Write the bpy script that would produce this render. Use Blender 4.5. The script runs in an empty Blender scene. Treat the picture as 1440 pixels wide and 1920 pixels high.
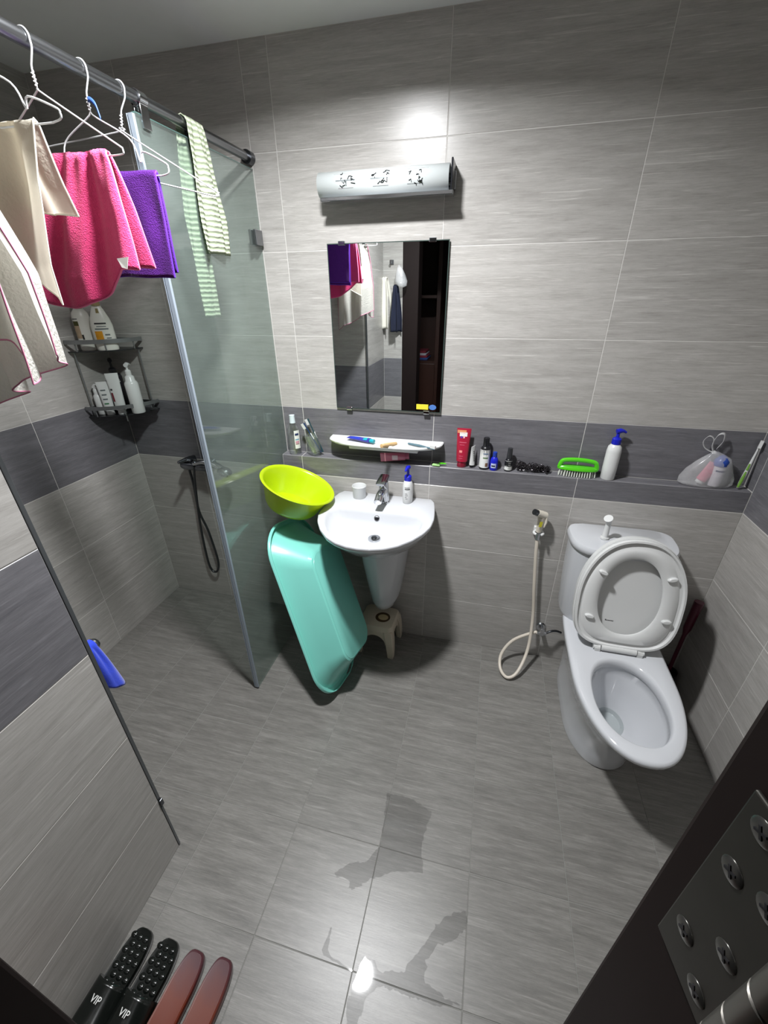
import bpy, bmesh, math, random
from mathutils import Vector, Matrix, noise
random.seed(7)
SC = bpy.context.scene
C = SC.collection
PI = math.pi

# ------------------------------------------------------------------ camera
cam_d = bpy.data.cameras.new('camera'); cam = bpy.data.objects.new('camera', cam_d); C.objects.link(cam)
cam_d.sensor_width = 36.0; cam_d.sensor_fit = 'AUTO'
cam_d.lens = 776.643 / 1920 * 36.0
cam_d.clip_start = 0.02; cam_d.clip_end = 50
def cam_matrix(loc, yaw, pitch, roll):
    f = Vector((-math.sin(yaw)*math.cos(pitch), math.cos(yaw)*math.cos(pitch), -math.sin(pitch)))
    r = Vector((math.cos(yaw), math.sin(yaw), 0)); u = r.cross(f)
    r2 = r*math.cos(roll) + u*math.sin(roll); u2 = -r*math.sin(roll) + u*math.cos(roll)
    m = Matrix((r2, u2, -f)).transposed().to_4x4(); m.translation = Vector(loc); return m
cam.matrix_world = cam_matrix((0.81756, -1.74167, 1.65615), 0.24752, 0.48660, -0.00998)
SC.camera = cam
# ------------------------------------------------------------------ world, light, exposure
w = bpy.data.worlds.new('world'); SC.world = w; w.use_nodes = True
w.node_tree.nodes['Background'].inputs[0].default_value = (0.75, 0.78, 0.85, 1)
w.node_tree.nodes['Background'].inputs[1].default_value = 0.06
LIGHT_POS = (0.39, -0.81, 2.372)
ld = bpy.data.lights.new('downlight_lamp', 'AREA'); ld.shape = 'DISK'; ld.size = 0.13
ld.energy = 20; ld.spread = math.radians(160); ld.color = (0.975, 0.985, 1.0)
lo = bpy.data.objects.new('downlight_lamp', ld); C.objects.link(lo); lo.location = LIGHT_POS
vs = SC.view_settings
vs.view_transform = 'Standard'; vs.look = 'None'; vs.gamma = 1.0; vs.use_curve_mapping = False
vs.exposure = 1.0

# ------------------------------------------------------------------ helpers
def lin(h):
    if isinstance(h, tuple): return h
    h = h.lstrip('#'); o = []
    for i in (0, 2, 4):
        c = int(h[i:i+2], 16)/255; o.append(c/12.92 if c <= .04045 else ((c+.055)/1.055)**2.4)
    return tuple(o)
MATS = {}
def mat(name, col, rough=.5, metal=0, **k):
    if name in MATS: return MATS[name]
    m = bpy.data.materials.new(name); m.use_nodes = True; MATS[name] = m
    nt = m.node_tree; b = nt.nodes['Principled BSDF']
    c = lin(col)
    b.inputs['Base Color'].default_value = (*c, 1); b.inputs['Roughness'].default_value = rough
    b.inputs['Metallic'].default_value = metal
    if 'trans' in k: b.inputs['Transmission Weight'].default_value = k['trans']
    if 'ior' in k: b.inputs['IOR'].default_value = k['ior']
    if 'alpha' in k: b.inputs['Alpha'].default_value = k['alpha']
    if 'coat' in k: b.inputs['Coat Weight'].default_value = k['coat']; b.inputs['Coat Roughness'].default_value = .08
    if 'sheen' in k: b.inputs['Sheen Weight'].default_value = k['sheen']
    if 'sss' in k: b.inputs['Subsurface Weight'].default_value = k['sss']; b.inputs['Subsurface Radius'].default_value = (.02,.02,.02)
    if 'spec' in k: b.inputs['Specular IOR Level'].default_value = k['spec']
    if 'emit' in k: b.inputs['Emission Color'].default_value = (*lin(k['emit'][0]), 1); b.inputs['Emission Strength'].default_value = k['emit'][1]
    n = nt.nodes; L = nt.links
    var = k.get('var', .06)
    tc = n.new('ShaderNodeTexCoord')
    nz = n.new('ShaderNodeTexNoise'); nz.inputs['Scale'].default_value = k.get('vscale', 9); nz.inputs['Detail'].default_value = 4
    L.new(tc.outputs['Object'], nz.inputs['Vector'])
    mx = n.new('ShaderNodeMixRGB'); mx.blend_type = 'MIX'
    mx.inputs[1].default_value = (*[min(1, x*(1-var)) for x in c], 1); mx.inputs[2].default_value = (*[min(1, x*(1+var)) for x in c], 1)
    L.new(nz.outputs['Fac'], mx.inputs[0]); L.new(mx.outputs[0], b.inputs['Base Color'])
    if 'bump' in k:
        s, st, di = k['bump']
        n2 = n.new('ShaderNodeTexNoise'); n2.inputs['Scale'].default_value = s; n2.inputs['Detail'].default_value = 3
        L.new(tc.outputs['Object'], n2.inputs['Vector'])
        bp = n.new('ShaderNodeBump'); bp.inputs['Strength'].default_value = st; bp.inputs['Distance'].default_value = di
        L.new(n2.outputs['Fac'], bp.inputs['Height']); L.new(bp.outputs[0], b.inputs['Normal'])
    return m

def tile_mat(name, dark, mid, light, rough, streak=.5, bump=.15, spec=.5):
    m = bpy.data.materials.new(name); m.use_nodes = True; MATS[name] = m
    nt = m.node_tree; n = nt.nodes; L = nt.links; b = n['Principled BSDF']
    tc = n.new('ShaderNodeTexCoord'); oi = n.new('ShaderNodeObjectInfo')
    mul = n.new('ShaderNodeMath'); mul.operation = 'MULTIPLY'; mul.inputs[1].default_value = 37.0
    L.new(oi.outputs['Random'], mul.inputs[0])
    add = n.new('ShaderNodeVectorMath'); add.operation = 'ADD'
    L.new(tc.outputs['Object'], add.inputs[0]); L.new(mul.outputs[0], add.inputs[1])
    def nz(sc, scale, det, rg, dist=0):
        mp = n.new('ShaderNodeMapping'); mp.inputs['Scale'].default_value = sc
        L.new(add.outputs[0], mp.inputs['Vector'])
        z = n.new('ShaderNodeTexNoise'); z.inputs['Scale'].default_value = scale; z.inputs['Detail'].default_value = det
        z.inputs['Roughness'].default_value = rg; z.inputs['Distortion'].default_value = dist
        L.new(mp.outputs[0], z.inputs['Vector']); return z
    fine = nz((1, 15, 1), 20, 9, .82, .25)
    big = nz((1, 10, 1), 5, 5, .65, .4)
    line = nz((1, 34, 1), 5.0, 3, .6, .8)
    r1 = n.new('ShaderNodeValToRGB'); e = r1.color_ramp.elements
    e[0].position = .3; e[0].color = (*lin(dark), 1); e[1].position = .72; e[1].color = (*lin(light), 1)
    k = e.new(.5); k.color = (*lin(mid), 1)
    mixf = n.new('ShaderNodeMixRGB'); mixf.inputs[0].default_value = .42
    L.new(fine.outputs['Fac'], mixf.inputs[1]); L.new(big.outputs['Fac'], mixf.inputs[2])
    L.new(mixf.outputs[0], r1.inputs[0])
    r2 = n.new('ShaderNodeValToRGB'); e2 = r2.color_ramp.elements
    e2[0].position = .60; e2[0].color = (0, 0, 0, 1); e2[1].position = .70; e2[1].color = (streak, streak, streak, 1)
    L.new(line.outputs['Fac'], r2.inputs[0])
    mx = n.new('ShaderNodeMixRGB'); mx.inputs[2].default_value = (*[min(1, x*1.5) for x in lin(light)], 1)
    L.new(r2.outputs[0], mx.inputs[0]); L.new(r1.outputs[0], mx.inputs[1])
    # tile to tile tone
    tone = n.new('ShaderNodeMapRange'); tone.inputs['To Min'].default_value = .95; tone.inputs['To Max'].default_value = 1.05
    L.new(oi.outputs['Random'], tone.inputs['Value'])
    hs = n.new('ShaderNodeHueSaturation'); L.new(mx.outputs[0], hs.inputs['Color']); L.new(tone.outputs[0], hs.inputs['Value'])
    L.new(hs.outputs[0], b.inputs['Base Color'])
    b.inputs['Roughness'].default_value = rough; b.inputs['Specular IOR Level'].default_value = spec
    bp = n.new('ShaderNodeBump'); bp.inputs['Strength'].default_value = bump; bp.inputs['Distance'].default_value = .0006
    L.new(fine.outputs['Fac'], bp.inputs['Height']); L.new(bp.outputs[0], b.inputs['Normal'])
    return m

def sheer(m, fac):
    """let light glow through a thin woven cloth"""
    nt = m.node_tree; n = nt.nodes; L = nt.links; b = n['Principled BSDF']; out = n['Material Output']
    tl = n.new('ShaderNodeBsdfTranslucent'); mx = n.new('ShaderNodeMixShader'); mx.inputs[0].default_value = fac
    for l in list(b.inputs['Base Color'].links): L.new(l.from_socket, tl.inputs[0])
    L.new(b.outputs[0], mx.inputs[1]); L.new(tl.outputs[0], mx.inputs[2]); L.new(mx.outputs[0], out.inputs['Surface'])
    return m
def film_mat(name, tint, haze, hazecol, rough=.03, gloss=1.0):
    """thin clear sheet: transparent + surface reflection + haze"""
    m = bpy.data.materials.new(name); m.use_nodes = True; MATS[name] = m
    nt = m.node_tree; n = nt.nodes; L = nt.links
    n.remove(n['Principled BSDF']); out = n['Material Output']
    tr = n.new('ShaderNodeBsdfTransparent'); tr.inputs[0].default_value = (*tint, 1)
    df = n.new('ShaderNodeBsdfDiffuse'); df.inputs[0].default_value = (*hazecol, 1)
    m1 = n.new('ShaderNodeMixShader')
    if isinstance(haze, tuple):
        tc = n.new('ShaderNodeTexCoord'); nz = n.new('ShaderNodeTexNoise'); nz.inputs['Scale'].default_value = 5; nz.inputs['Detail'].default_value = 5
        L.new(tc.outputs['Object'], nz.inputs['Vector'])
        mr = n.new('ShaderNodeMapRange'); mr.inputs['From Min'].default_value = .3; mr.inputs['From Max'].default_value = .7
        mr.inputs['To Min'].default_value = haze[0]; mr.inputs['To Max'].default_value = haze[1]
        L.new(nz.outputs['Fac'], mr.inputs['Value']); L.new(mr.outputs[0], m1.inputs[0])
    else: m1.inputs[0].default_value = haze
    L.new(tr.outputs[0], m1.inputs[1]); L.new(df.outputs[0], m1.inputs[2])
    gl = n.new('ShaderNodeBsdfGlossy'); gl.inputs['Roughness'].default_value = rough
    fr = n.new('ShaderNodeFresnel'); ge = n.new('ShaderNodeNewGeometry')
    io = n.new('ShaderNodeMapRange'); io.inputs['To Min'].default_value = 1.45; io.inputs['To Max'].default_value = 1/1.45
    L.new(ge.outputs['Backfacing'], io.inputs['Value']); L.new(io.outputs[0], fr.inputs[0])   # a flat sheet: no inner total reflection
    ml = n.new('ShaderNodeMath'); ml.operation = 'MULTIPLY'; ml.inputs[1].default_value = gloss; L.new(fr.outputs[0], ml.inputs[0])
    m2 = n.new('ShaderNodeMixShader'); L.new(ml.outputs[0], m2.inputs[0]); L.new(m1.outputs[0], m2.inputs[1]); L.new(gl.outputs[0], m2.inputs[2])
    L.new(m2.outputs[0], out.inputs['Surface'])
    return m

class MB:
    def __init__(s): s.v = []; s.f = []
    def add(s, vs, fs, M=None):
        o = len(s.v); s.v += [tuple(M @ Vector(p)) if M else tuple(p) for p in vs]; s.f += [tuple(i+o for i in f) for f in fs]; return s
    def box(s, c, d, M=None):
        x, y, z = d[0]/2, d[1]/2, d[2]/2
        vs = [(c[0]+a*x, c[1]+b*y, c[2]+e*z) for e in (-1, 1) for b in (-1, 1) for a in (-1, 1)]
        return s.add(vs, [(0,2,3,1),(4,5,7,6),(0,1,5,4),(2,6,7,3),(0,4,6,2),(1,3,7,5)], M)
    def loft(s, rings, cap0=True, cap1=True, M=None, closed=True):
        n = len(rings[0]); vs = [p for r in rings for p in r]; fs = []
        for i in range(len(rings)-1):
            for j in range(n if closed else n-1):
                k = (j+1) % n; fs.append((i*n+j, i*n+k, (i+1)*n+k, (i+1)*n+j))
        if cap0: fs.append(tuple(range(n-1, -1, -1)))
        if cap1: fs.append(tuple((len(rings)-1)*n+j for j in range(n)))
        return s.add(vs, fs, M)
    def lathe(s, prof, n=24, M=None, sx=1, sy=1, cap=True):
        rings = [[(r*math.cos(2*PI*j/n)*sx, r*math.sin(2*PI*j/n)*sy, z) for j in range(n)] for r, z in prof]
        return s.loft(rings, cap, cap, M)
    def tube(s, pts, r, n=8, closed=False, cap=True):
        P = [Vector(p) for p in pts]; m = len(P); rad = r if isinstance(r, (list, tuple)) else [r]*m
        T = []
        for i in range(m):
            a = P[i-1] if (i or closed) else P[i]; b = P[(i+1) % m] if (i < m-1 or closed) else P[i]
            t = b-a; T.append(t.normalized() if t.length > 1e-9 else Vector((0,0,1)))
        up = Vector((0,0,1)) if abs(T[0].z) < .9 else Vector((1,0,0))
        nrm = T[0].cross(up).normalized(); rings = []
        for i in range(m):
            nrm = (nrm - T[i]*nrm.dot(T[i])).normalized(); bn = T[i].cross(nrm)
            rings.append([P[i] + (nrm*math.cos(2*PI*j/n) + bn*math.sin(2*PI*j/n))*rad[i] for j in range(n)])
        if closed: rings.append(rings[0]); cap = False
        return s.loft(rings, cap, cap)
    def grid(s, fn, nu, nv):
        vs = [fn(i/nu, j/nv) for j in range(nv+1) for i in range(nu+1)]
        fs = [(j*(nu+1)+i, j*(nu+1)+i+1, (j+1)*(nu+1)+i+1, (j+1)*(nu+1)+i) for j in range(nv) for i in range(nu)]
        return s.add(vs, fs)

def obj(name, mb, m, parent=None, loc=None, rot=None, smooth=True, ang=35, bevel=0, sub=0, solid=0, world=False, off=0, M=None):
    me = bpy.data.meshes.new(name); me.from_pydata(mb.v, [], mb.f)
    if world and parent is not None:
        inv = parent.matrix_basis.inverted(); me.transform(inv)
    bm = bmesh.new(); bm.from_mesh(me); bmesh.ops.recalc_face_normals(bm, faces=bm.faces); bm.to_mesh(me); bm.free()
    if smooth:
        for p in me.polygons: p.use_smooth = True
        me.set_sharp_from_angle(angle=math.radians(ang))
    me.materials.append(m)
    o = bpy.data.objects.new(name, me); C.objects.link(o)
    if parent is not None: o.parent = parent
    if loc is not None: o.location = loc
    if rot is not None: o.rotation_euler = rot
    if M is not None: o.matrix_basis = M
    if bevel: d = o.modifiers.new('bevel', 'BEVEL'); d.width = bevel; d.segments = 2; d.limit_method = 'ANGLE'; d.angle_limit = math.radians(40)
    if solid: d = o.modifiers.new('solid', 'SOLIDIFY'); d.thickness = solid; d.offset = off
    if sub: d = o.modifiers.new('sub', 'SUBSURF'); d.levels = sub; d.render_levels = sub
    return o
def tag(o, label, cat, group=None):
    o['label'] = label; o['category'] = cat
    if group: o['group'] = group
    return o
def thing(name, label, cat, loc=(0,0,0), rot=(0,0,0), group=None, M=None):
    o = bpy.data.objects.new(name, None); C.objects.link(o); o.empty_display_size = .05
    if M is not None: o.matrix_basis = M
    else: o.matrix_basis = Matrix.Translation(loc) @ (Matrix.Rotation(rot[2], 4, 'Z') @ Matrix.Rotation(rot[1], 4, 'Y') @ Matrix.Rotation(rot[0], 4, 'X'))
    return tag(o, label, cat, group)
def struct(o, label=None): 
    o['kind'] = 'structure'
    if label: o['label'] = label
    return o
def arcpts(c, r, a0, a1, n, ax=(1,0,0), ay=(0,0,1)):
    c = Vector(c); ax = Vector(ax); ay = Vector(ay)
    return [c + ax*r*math.cos(a0+(a1-a0)*i/n) + ay*r*math.sin(a0+(a1-a0)*i/n) for i in range(n+1)]
def bez(ctrl, n=10):
    """catmull-rom through the points"""
    P = [Vector(p) for p in ctrl]; P = [P[0]*2-P[1]] + P + [P[-1]*2-P[-2]]; out = []
    for i in range(1, len(P)-2):
        for k in range(n):
            t = k/n; a, b, c, d = P[i-1], P[i], P[i+1], P[i+2]
            out.append(.5*((2*b) + (c-a)*t + (2*a-5*b+4*c-d)*t*t + (3*b-a-3*c+d)*t**3))
    out.append(P[-2]); return out
def patch(r, z0, z1, a0, a1, n=8, sx=1, sy=1, d=.0006):
    mb = MB(); rf = not callable(r); rr = r+d if rf else 0
    vs = []; fs = []
    for i in range(n+1):
        a = a0+(a1-a0)*i/n
        for z in (z0, z1):
            q = rr if rf else r(z)+d
            vs.append((q*math.cos(a)*sx, q*math.sin(a)*sy, z))
    fs = [(2*i, 2*i+2, 2*i+3, 2*i+1) for i in range(n)]
    return mb.add(vs, fs)
def text(name, s, size, m, parent, M, ext=.0003):
    cu = bpy.data.curves.new(name, 'FONT'); cu.body = s; cu.size = size; cu.extrude = ext; cu.align_x = 'CENTER'; cu.align_y = 'CENTER'
    t = bpy.data.objects.new(name+'_tmp', cu); C.objects.link(t)
    dg = bpy.context.evaluated_depsgraph_get(); me = bpy.data.meshes.new_from_object(t.evaluated_get(dg))
    bpy.data.objects.remove(t); me.materials.clear(); me.materials.append(m)
    o = bpy.data.objects.new(name, me); C.objects.link(o); o.parent = parent; o.matrix_basis = M; return o

# ------------------------------------------------------------------ materials
T_LIGHT = tile_mat('light_wall_tile', '#8f8c87', '#aba8a4', '#c2c0bc', .29, .34)
T_DARK = tile_mat('dark_band_tile', '#545358', '#6d6c70', '#858489', .34, .3, .2)
T_FLOOR = tile_mat('grey_floor_tile', '#565552', '#777571', '#969490', .34, .26, .25)
GROUT = mat('pale_grout', '#cfcdc9', .8)
GROUTF = mat('floor_grout', '#868682', .8)
PAINT = mat('ceiling_paint', '#e6e8e8', .7, bump=(60, .08, .001))
WOOD = mat('dark_brown_wood', '#1b1211', .6, spec=.2, var=.25, vscale=6)
WOOD2 = mat('wardrobe_wood', '#3a2018', .45, var=.25, vscale=5)
CERAM = mat('white_ceramic', '#c8cace', .08, var=.01, coat=.3)
PLASW = mat('white_plastic', '#d6d7d6', .28, var=.02)
PLASM = mat('milky_plastic', '#d6d8d8', .35, var=.02, sss=.1)
CHROME = mat('chrome', '#c9cbcf', .12, 1, var=.02)
STEEL = mat('brushed_steel', '#8d8f92', .3, 1, var=.08, bump=(300, .1, .0005))
GUNMETAL = mat('gunmetal', '#5c5e62', .28, 1, var=.05)
ALU = mat('dull_aluminium', '#6e7174', .38, .8, var=.08)
BLACK = mat('black_plastic', '#16161a', .3, var=.05)
BLUEP = mat('royal_blue_plastic', '#1620b4', .3, var=.04)
LIME = mat('lime_plastic', '#b3cb10', .25, var=.03, sss=.1)
TEAL = mat('teal_plastic', '#80d0c3', .3, var=.03, bump=(400, .05, .0004))
GREENP = mat('bright_green_plastic', '#55c81e', .3, var=.04)
REDT = mat('red_tube', '#a31d38', .35, var=.05)
PINKT = mat('pink_tube', '#9a4b60', .4, var=.05)
HOSE = mat('beige_hose', '#d9d0c2', .4, var=.03)
INK = mat('print_black', '#232323', .5)
INKG = mat('print_green', '#3f7a52', .5)
LABELW = mat('label_white', '#dedfdc', .5, var=.02)

# ------------------------------------------------------------------ room shell
RX0, RX1, RY1, PX, PY, CZ = -0.985, 1.805, -1.66, -0.045, -1.219, 2.39
BOXY, LEDZ = -0.06, 0.988
JD = .0009
_tc = {}
def tile_mesh(w_, h_, m, th=JD):
    key = (round(w_, 4), round(h_, 4), m.name)
    if key in _tc: return _tc[key]
    x, y, c = w_/2, h_/2, min(.0011, w_/4, h_/4)
    vs = []
    for dx, z in ((0, -th), (0, -c), (c, 0)):
        vs += [(-x+dx, -y+dx, z), (x-dx, -y+dx, z), (x-dx, y-dx, z), (-x+dx, y-dx, z)]
    fs = [(8, 9, 10, 11)]
    for k in (0, 4):
        for j in range(4): fs.append((k+j, k+(j+1) % 4, k+4+(j+1) % 4, k+4+j))
    me = bpy.data.meshes.new('tile'); me.from_pydata(vs, [], fs); me.materials.append(m); _tc[key] = me; return me
def tile_field(parent, O, U, V, us, vs, mfn, gap=.0019, clip=None):
    """us, vs: joint positions along U and V; one object for each tile"""
    O, U, V = Vector(O), Vector(U), Vector(V); N = U.cross(V)
    R = Matrix((U, V, N)).transposed().to_4x4()
    for i in range(len(us)-1):
        for j in range(len(vs)-1):
            w_, h_ = us[i+1]-us[i]-gap, vs[j+1]-vs[j]-gap
            if w_ < .006 or h_ < .006: continue
            m = mfn((us[i]+us[i+1])/2, (vs[j]+vs[j+1])/2)
            if m is None: continue
            o = bpy.data.objects.new('tile', tile_mesh(w_, h_, m)); C.objects.link(o); o.parent = parent
            o.matrix_basis = Matrix.Translation(O + U*(us[i]+us[i+1])/2 + V*(vs[j]+vs[j+1])/2) @ R
def slab(name, lo_, hi, m, label=None):
    c = [(a+b)/2 for a, b in zip(lo_, hi)]; d = [b-a for a, b in zip(lo_, hi)]
    return struct(obj(name, MB().box(c, d), m, smooth=False), label)
ZJ = [0, .276, .588, .9, 1.2, 1.5, 1.8, 2.1, CZ]
def wallmat(u, v): return T_DARK if .9 < v < 1.2 else T_LIGHT
# floor : 30 x 30 tiles
fl = slab('floor', (RX0-.1, RY1-.2, -.1), (RX1+.1, .1, -JD), GROUTF, 'grey tiled bathroom floor')
fx = [RX0] + [.018+.3*k for k in range(-3, 6)] + [RX1]
fy = [-(RY1), 1.36, 1.06, .76, .46, .16, 0]; fy = [-a for a in fy]
def fm(u, v):
    if u < PX-.1 and v < PY-.1: return None
    return T_FLOOR
tile_field(fl, (0, 0, 0), (1, 0, 0), (0, 1, 0), fx, fy, fm, .0013)
tile_field(fl, (0, 0, 0), (1, 0, 0), (0, 1, 0), [.1, .318, .618, .918, 1.0], [RY1-.2, RY1], lambda u, v: T_FLOOR, .0018)
slab('ceiling', (RX0-.1, RY1-.1, CZ), (RX1+.1, .1, CZ+.1), PAINT, 'pale grey painted bathroom ceiling')
# back wall
wb = slab('wall_back', (RX0-.1, JD, 0), (RX1+.1, .1, CZ), GROUT, 'light grey tiled back wall with a dark band')
tile_field(wb, (0, 0, 0), (1, 0, 0), (0, 0, 1), [RX0, -.6, -.1], ZJ, wallmat)
tile_field(wb, (0, 0, 0), (1, 0, 0), (0, 0, 1), [-.1, 0, .6, 1.2, RX1], [LEDZ, 1.2, 1.5, 1.8, 2.1, CZ], wallmat)
# lower built-out wall with the ledge
bx = slab('wall_lower', (-.098, BOXY+JD, 0), (RX1, -.001, LEDZ-JD), GROUT, 'built-out lower wall with a tiled ledge on top')
tile_field(bx, (0, BOXY, 0), (1, 0, 0), (0, 0, 1), [-.098, 0, .6, 1.2, RX1], [0, .276, .588, .9, LEDZ], lambda u, v: T_DARK if v > .9 else T_LIGHT)
tile_field(bx, (0, 0, LEDZ), (1, 0, 0), (0, 1, 0), [-.098, 0, .6, 1.2, RX1], [BOXY, 0], lambda u, v: T_DARK)
# shower left wall
wl = slab('wall_left', (RX0-.1, PY-.1, 0), (RX0-JD, 0, CZ), GROUT, 'tiled left wall inside the shower')
tile_field(wl, (RX0, 0, 0), (0, 1, 0), (0, 0, 1), [PY, -1.071, -.471, 0], ZJ, wallmat)
# solid block beside the door: its face to the room and its end inside the shower
wp = slab('wall_partition', (RX0, RY1-.15, 0), (PX-JD, PY-JD, CZ), GROUT, 'tiled wall block in the left foreground')
tile_field(wp, (PX, 0, 0), (0, 1, 0), (0, 0, 1), [RY1, PY], ZJ, wallmat)
tile_field(wp, (0, PY, 0), (-1, 0, 0), (0, 0, 1), [-PX, .385, -RX0], ZJ, wallmat)
# right wall
wr = slab('wall_right', (RX1+JD, RY1-.15, 0), (RX1+.1, 0, CZ), GROUT, 'tiled right wall beside the toilet')
tile_field(wr, (RX1, 0, 0), (0, -1, 0), (0, 0, 1), [.06, .447, 1.047, -RY1], [0, .276, .588, .9, 1.2, 1.5, 1.8, 2.1, CZ], wallmat)
tile_field(wr, (RX1, 0, 0), (0, -1, 0), (0, 0, 1), [0, .06], [LEDZ, 1.2, 1.5, 1.8, 2.1, CZ], wallmat)
# rear wall around the door
we = slab('wall_rear', (PX, RY1-.14, 0), (.1, RY1-JD, CZ), GROUT, 'tiled rear wall strip between the partition and the door frame')
tile_field(we, (0, RY1, 0), (-1, 0, 0), (0, 0, 1), [-.1, -PX], ZJ, wallmat)
we2 = slab('wall_rear', (1.05, RY1-.14, 0), (RX1, RY1-JD, CZ), GROUT, 'tiled rear wall on the hinge side of the door')
tile_field(we2, (0, RY1, 0), (-1, 0, 0), (0, 0, 1), [-RX1, -1.2, -1.05], ZJ, wallmat)
slab('wall_rear', (.1, RY1-.14, 2.16), (1.05, RY1, CZ), GROUT, 'wall above the bathroom door')
# door frame
dfm = struct(obj('door_1', MB().box((.16, -1.7275, 1.08), (.12, .145, 2.16)), WOOD, smooth=False, bevel=.006), 'dark brown wooden door frame')
obj('jamb', MB().add([(a, b, z) for z in (0, 2.16) for a, b in ((.931, -1.604), (1.06, -1.604), (1.06, -1.80), (.984, -1.80), (.943, -1.664))],
    [(4,3,2,1,0), (5,6,7,8,9)] + [(i, (i+1) % 5, 5+(i+1) % 5, 5+i) for i in range(5)]), WOOD, dfm, smooth=False, bevel=.003)
obj('lintel', MB().box((.57, -1.722, 2.11), (.72, .155, .10)), WOOD, dfm, smooth=False, bevel=.006)
# hall seen in the mirror
HALL = mat('hall_floor', '#4a3a30', .5, var=.2); HALLW = mat('hall_wall', '#3b3733', .8)
slab('floor', (-1.0, -3.4, -.1), (2.2, RY1-.2, -.003), HALL, 'dark floor of the hall outside the door')
slab('wall_hall', (-1.0, -3.4, 0), (-.9, RY1-.2, 2.5), HALLW)
slab('wall_hall', (2.1, -3.4, 0), (2.2, RY1-.2, 2.5), HALLW)
slab('wall_hall', (-1.0, -3.5, 0), (2.2, -3.4, 2.5), HALLW)
slab('ceiling', (-1.0, -3.5, 2.5), (2.2, RY1-.14, 2.6), HALLW, 'dark hall ceiling')

# ------------------------------------------------------------------ ceiling downlight
t = thing('ceiling_light', 'round recessed ceiling downlight in the middle of the bathroom ceiling', 'light', (LIGHT_POS[0], LIGHT_POS[1], CZ))
obj('trim_ring', MB().lathe([(.075, -.001), (.092, -.001), (.095, -.006), (.09, -.012), (.076, -.012), (.072, -.004)], 40, cap=False), PLASW, t)
obj('diffuser', MB().lathe([(.0001, -.005), (.073, -.005), (.073, -.008), (.0001, -.008)], 40), mat('lamp_diffuser', '#ffffff', .5, emit=('#fffaf0', 3.0)), t)

# ------------------------------------------------------------------ mirror
MIRROR = mat('mirror_silver', '#e8ecec', .0, 1, var=0)
t = thing('mirror', 'rectangular frameless mirror hung above the basin', 'mirror', (.399, -.010, 1.515), (0, 0, math.radians(-.35)))
mb = MB(); W2, H2 = .229, .305
mb.loft([[(a*x, y, b*z) for a, b in ((-1,-1),(1,-1),(1,1),(-1,1))] for x, y, z in ((W2, .003, H2), (W2, -.002, H2))], True, True)
obj('mirror_edge', mb, mat('mirror_edge_green', '#3d4a46', .2), t, smooth=False)
obj('mirror_glass', MB().add([(-W2+.003, -.0026, -H2+.003), (W2-.003, -.0026, -H2+.003), (W2-.003, -.0026, H2-.003), (-W2+.003, -.0026, H2-.003)], [(0,1,2,3)]), MIRROR, t, smooth=False)
for x, z in ((-.17, -H2), (.17, -H2), (-.17, H2), (.17, H2)):
    obj('mirror_clip', MB().box((x, -.003, z), (.026, .011, .014)), CHROME, t, smooth=False, bevel=.002)
obj('sticker', MB().box((.152, -.0032, -.283), (.05, .0008, .021)), mat('yellow_sticker', '#e0d43a', .5), t, smooth=False, bevel=.0)
obj('sticker', MB().lathe([(.0001, 0), (.0155, 0), (.0155, .0008), (.0001, .0008)], 24, Matrix.Translation((.195, -.003, -.283)) @ Matrix.Rotation(PI/2, 4, 'X'), sy=.68), mat('blue_sticker', '#4d78bd', .5), t)

# ------------------------------------------------------------------ wall lamp above the mirror
t = thing('wall_lamp', 'frosted glass tube wall lamp with etched panels above the mirror', 'lamp', (.4, -.058, 1.982))
FROST = mat('frosted_glass', '#e2e8e8', .35, trans=.25, sss=.1, var=.02)
mb = MB(); rings = []
n = 28
for x in (-.222, .222):
    rings.append([(x, .036*math.cos(a), .036*math.sin(a)) for a in [math.radians(-100-280*i/n+360) for i in range(n+1)]])
mb.loft(rings, False, False, closed=False)
obj('glass_shade', mb, FROST, t, solid=.003)
for x in (-.12, .0, .115):
    mb = MB(); ETCH = mat('etched_panel', '#9fa6a8', .15, .5, var=.35, vscale=60)
    vs = [(x+sx_*(.034+.008*k), -.0365*math.cos(math.radians(a))-.0015, .0365*math.sin(math.radians(a))) for k, a in ((1, 42), (0, 8), (-1, -26)) for sx_ in (-1, 1)]
    mb.add(vs, [(0,1,3,2), (2,3,5,4)])
    e = obj('etched_panel', mb, ETCH, t)
    random.seed(int(x*1000)+3)
    for q in range(12):
        x0 = x+random.uniform(-.033, .025); a0 = random.uniform(-20, 36)
        pts = [(x0+random.uniform(0, .016)*k, -.0388*math.cos(math.radians(a0+d)), .0388*math.sin(math.radians(a0+d))) for k, d in ((0, 0), (.5, random.uniform(-8, 8)), (1, random.uniform(-14, 14)))]
        obj('etched_line', MB().tube(pts, .0011, 5), GUNMETAL, e)
obj('bracket', MB().box((.013, -.012, -.043), (.45, .052, .012)).box((.013, .045, 0), (.45, .018, .05)), CHROME, t, smooth=False, bevel=.002)
obj('end_plate', MB().box((.231, .012, .003), (.006, .09, .084)), mat('dark_chrome', '#3a3b40', .2, .9), t, smooth=False, bevel=.002)
obj('end_plate', MB().box((-.2, .045, .003), (.006, .018, .06)), MATS['dark_chrome'], t, smooth=False, bevel=.002)
obj('lamp_tube', MB().tube([(-.2, 0, 0), (.2, 0, 0)], .011, 12), PLASM, t)
obj('lamp_cap', MB().tube([(.2, 0, 0), (.228, 0, 0)], .013, 12), GUNMETAL, t)

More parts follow.
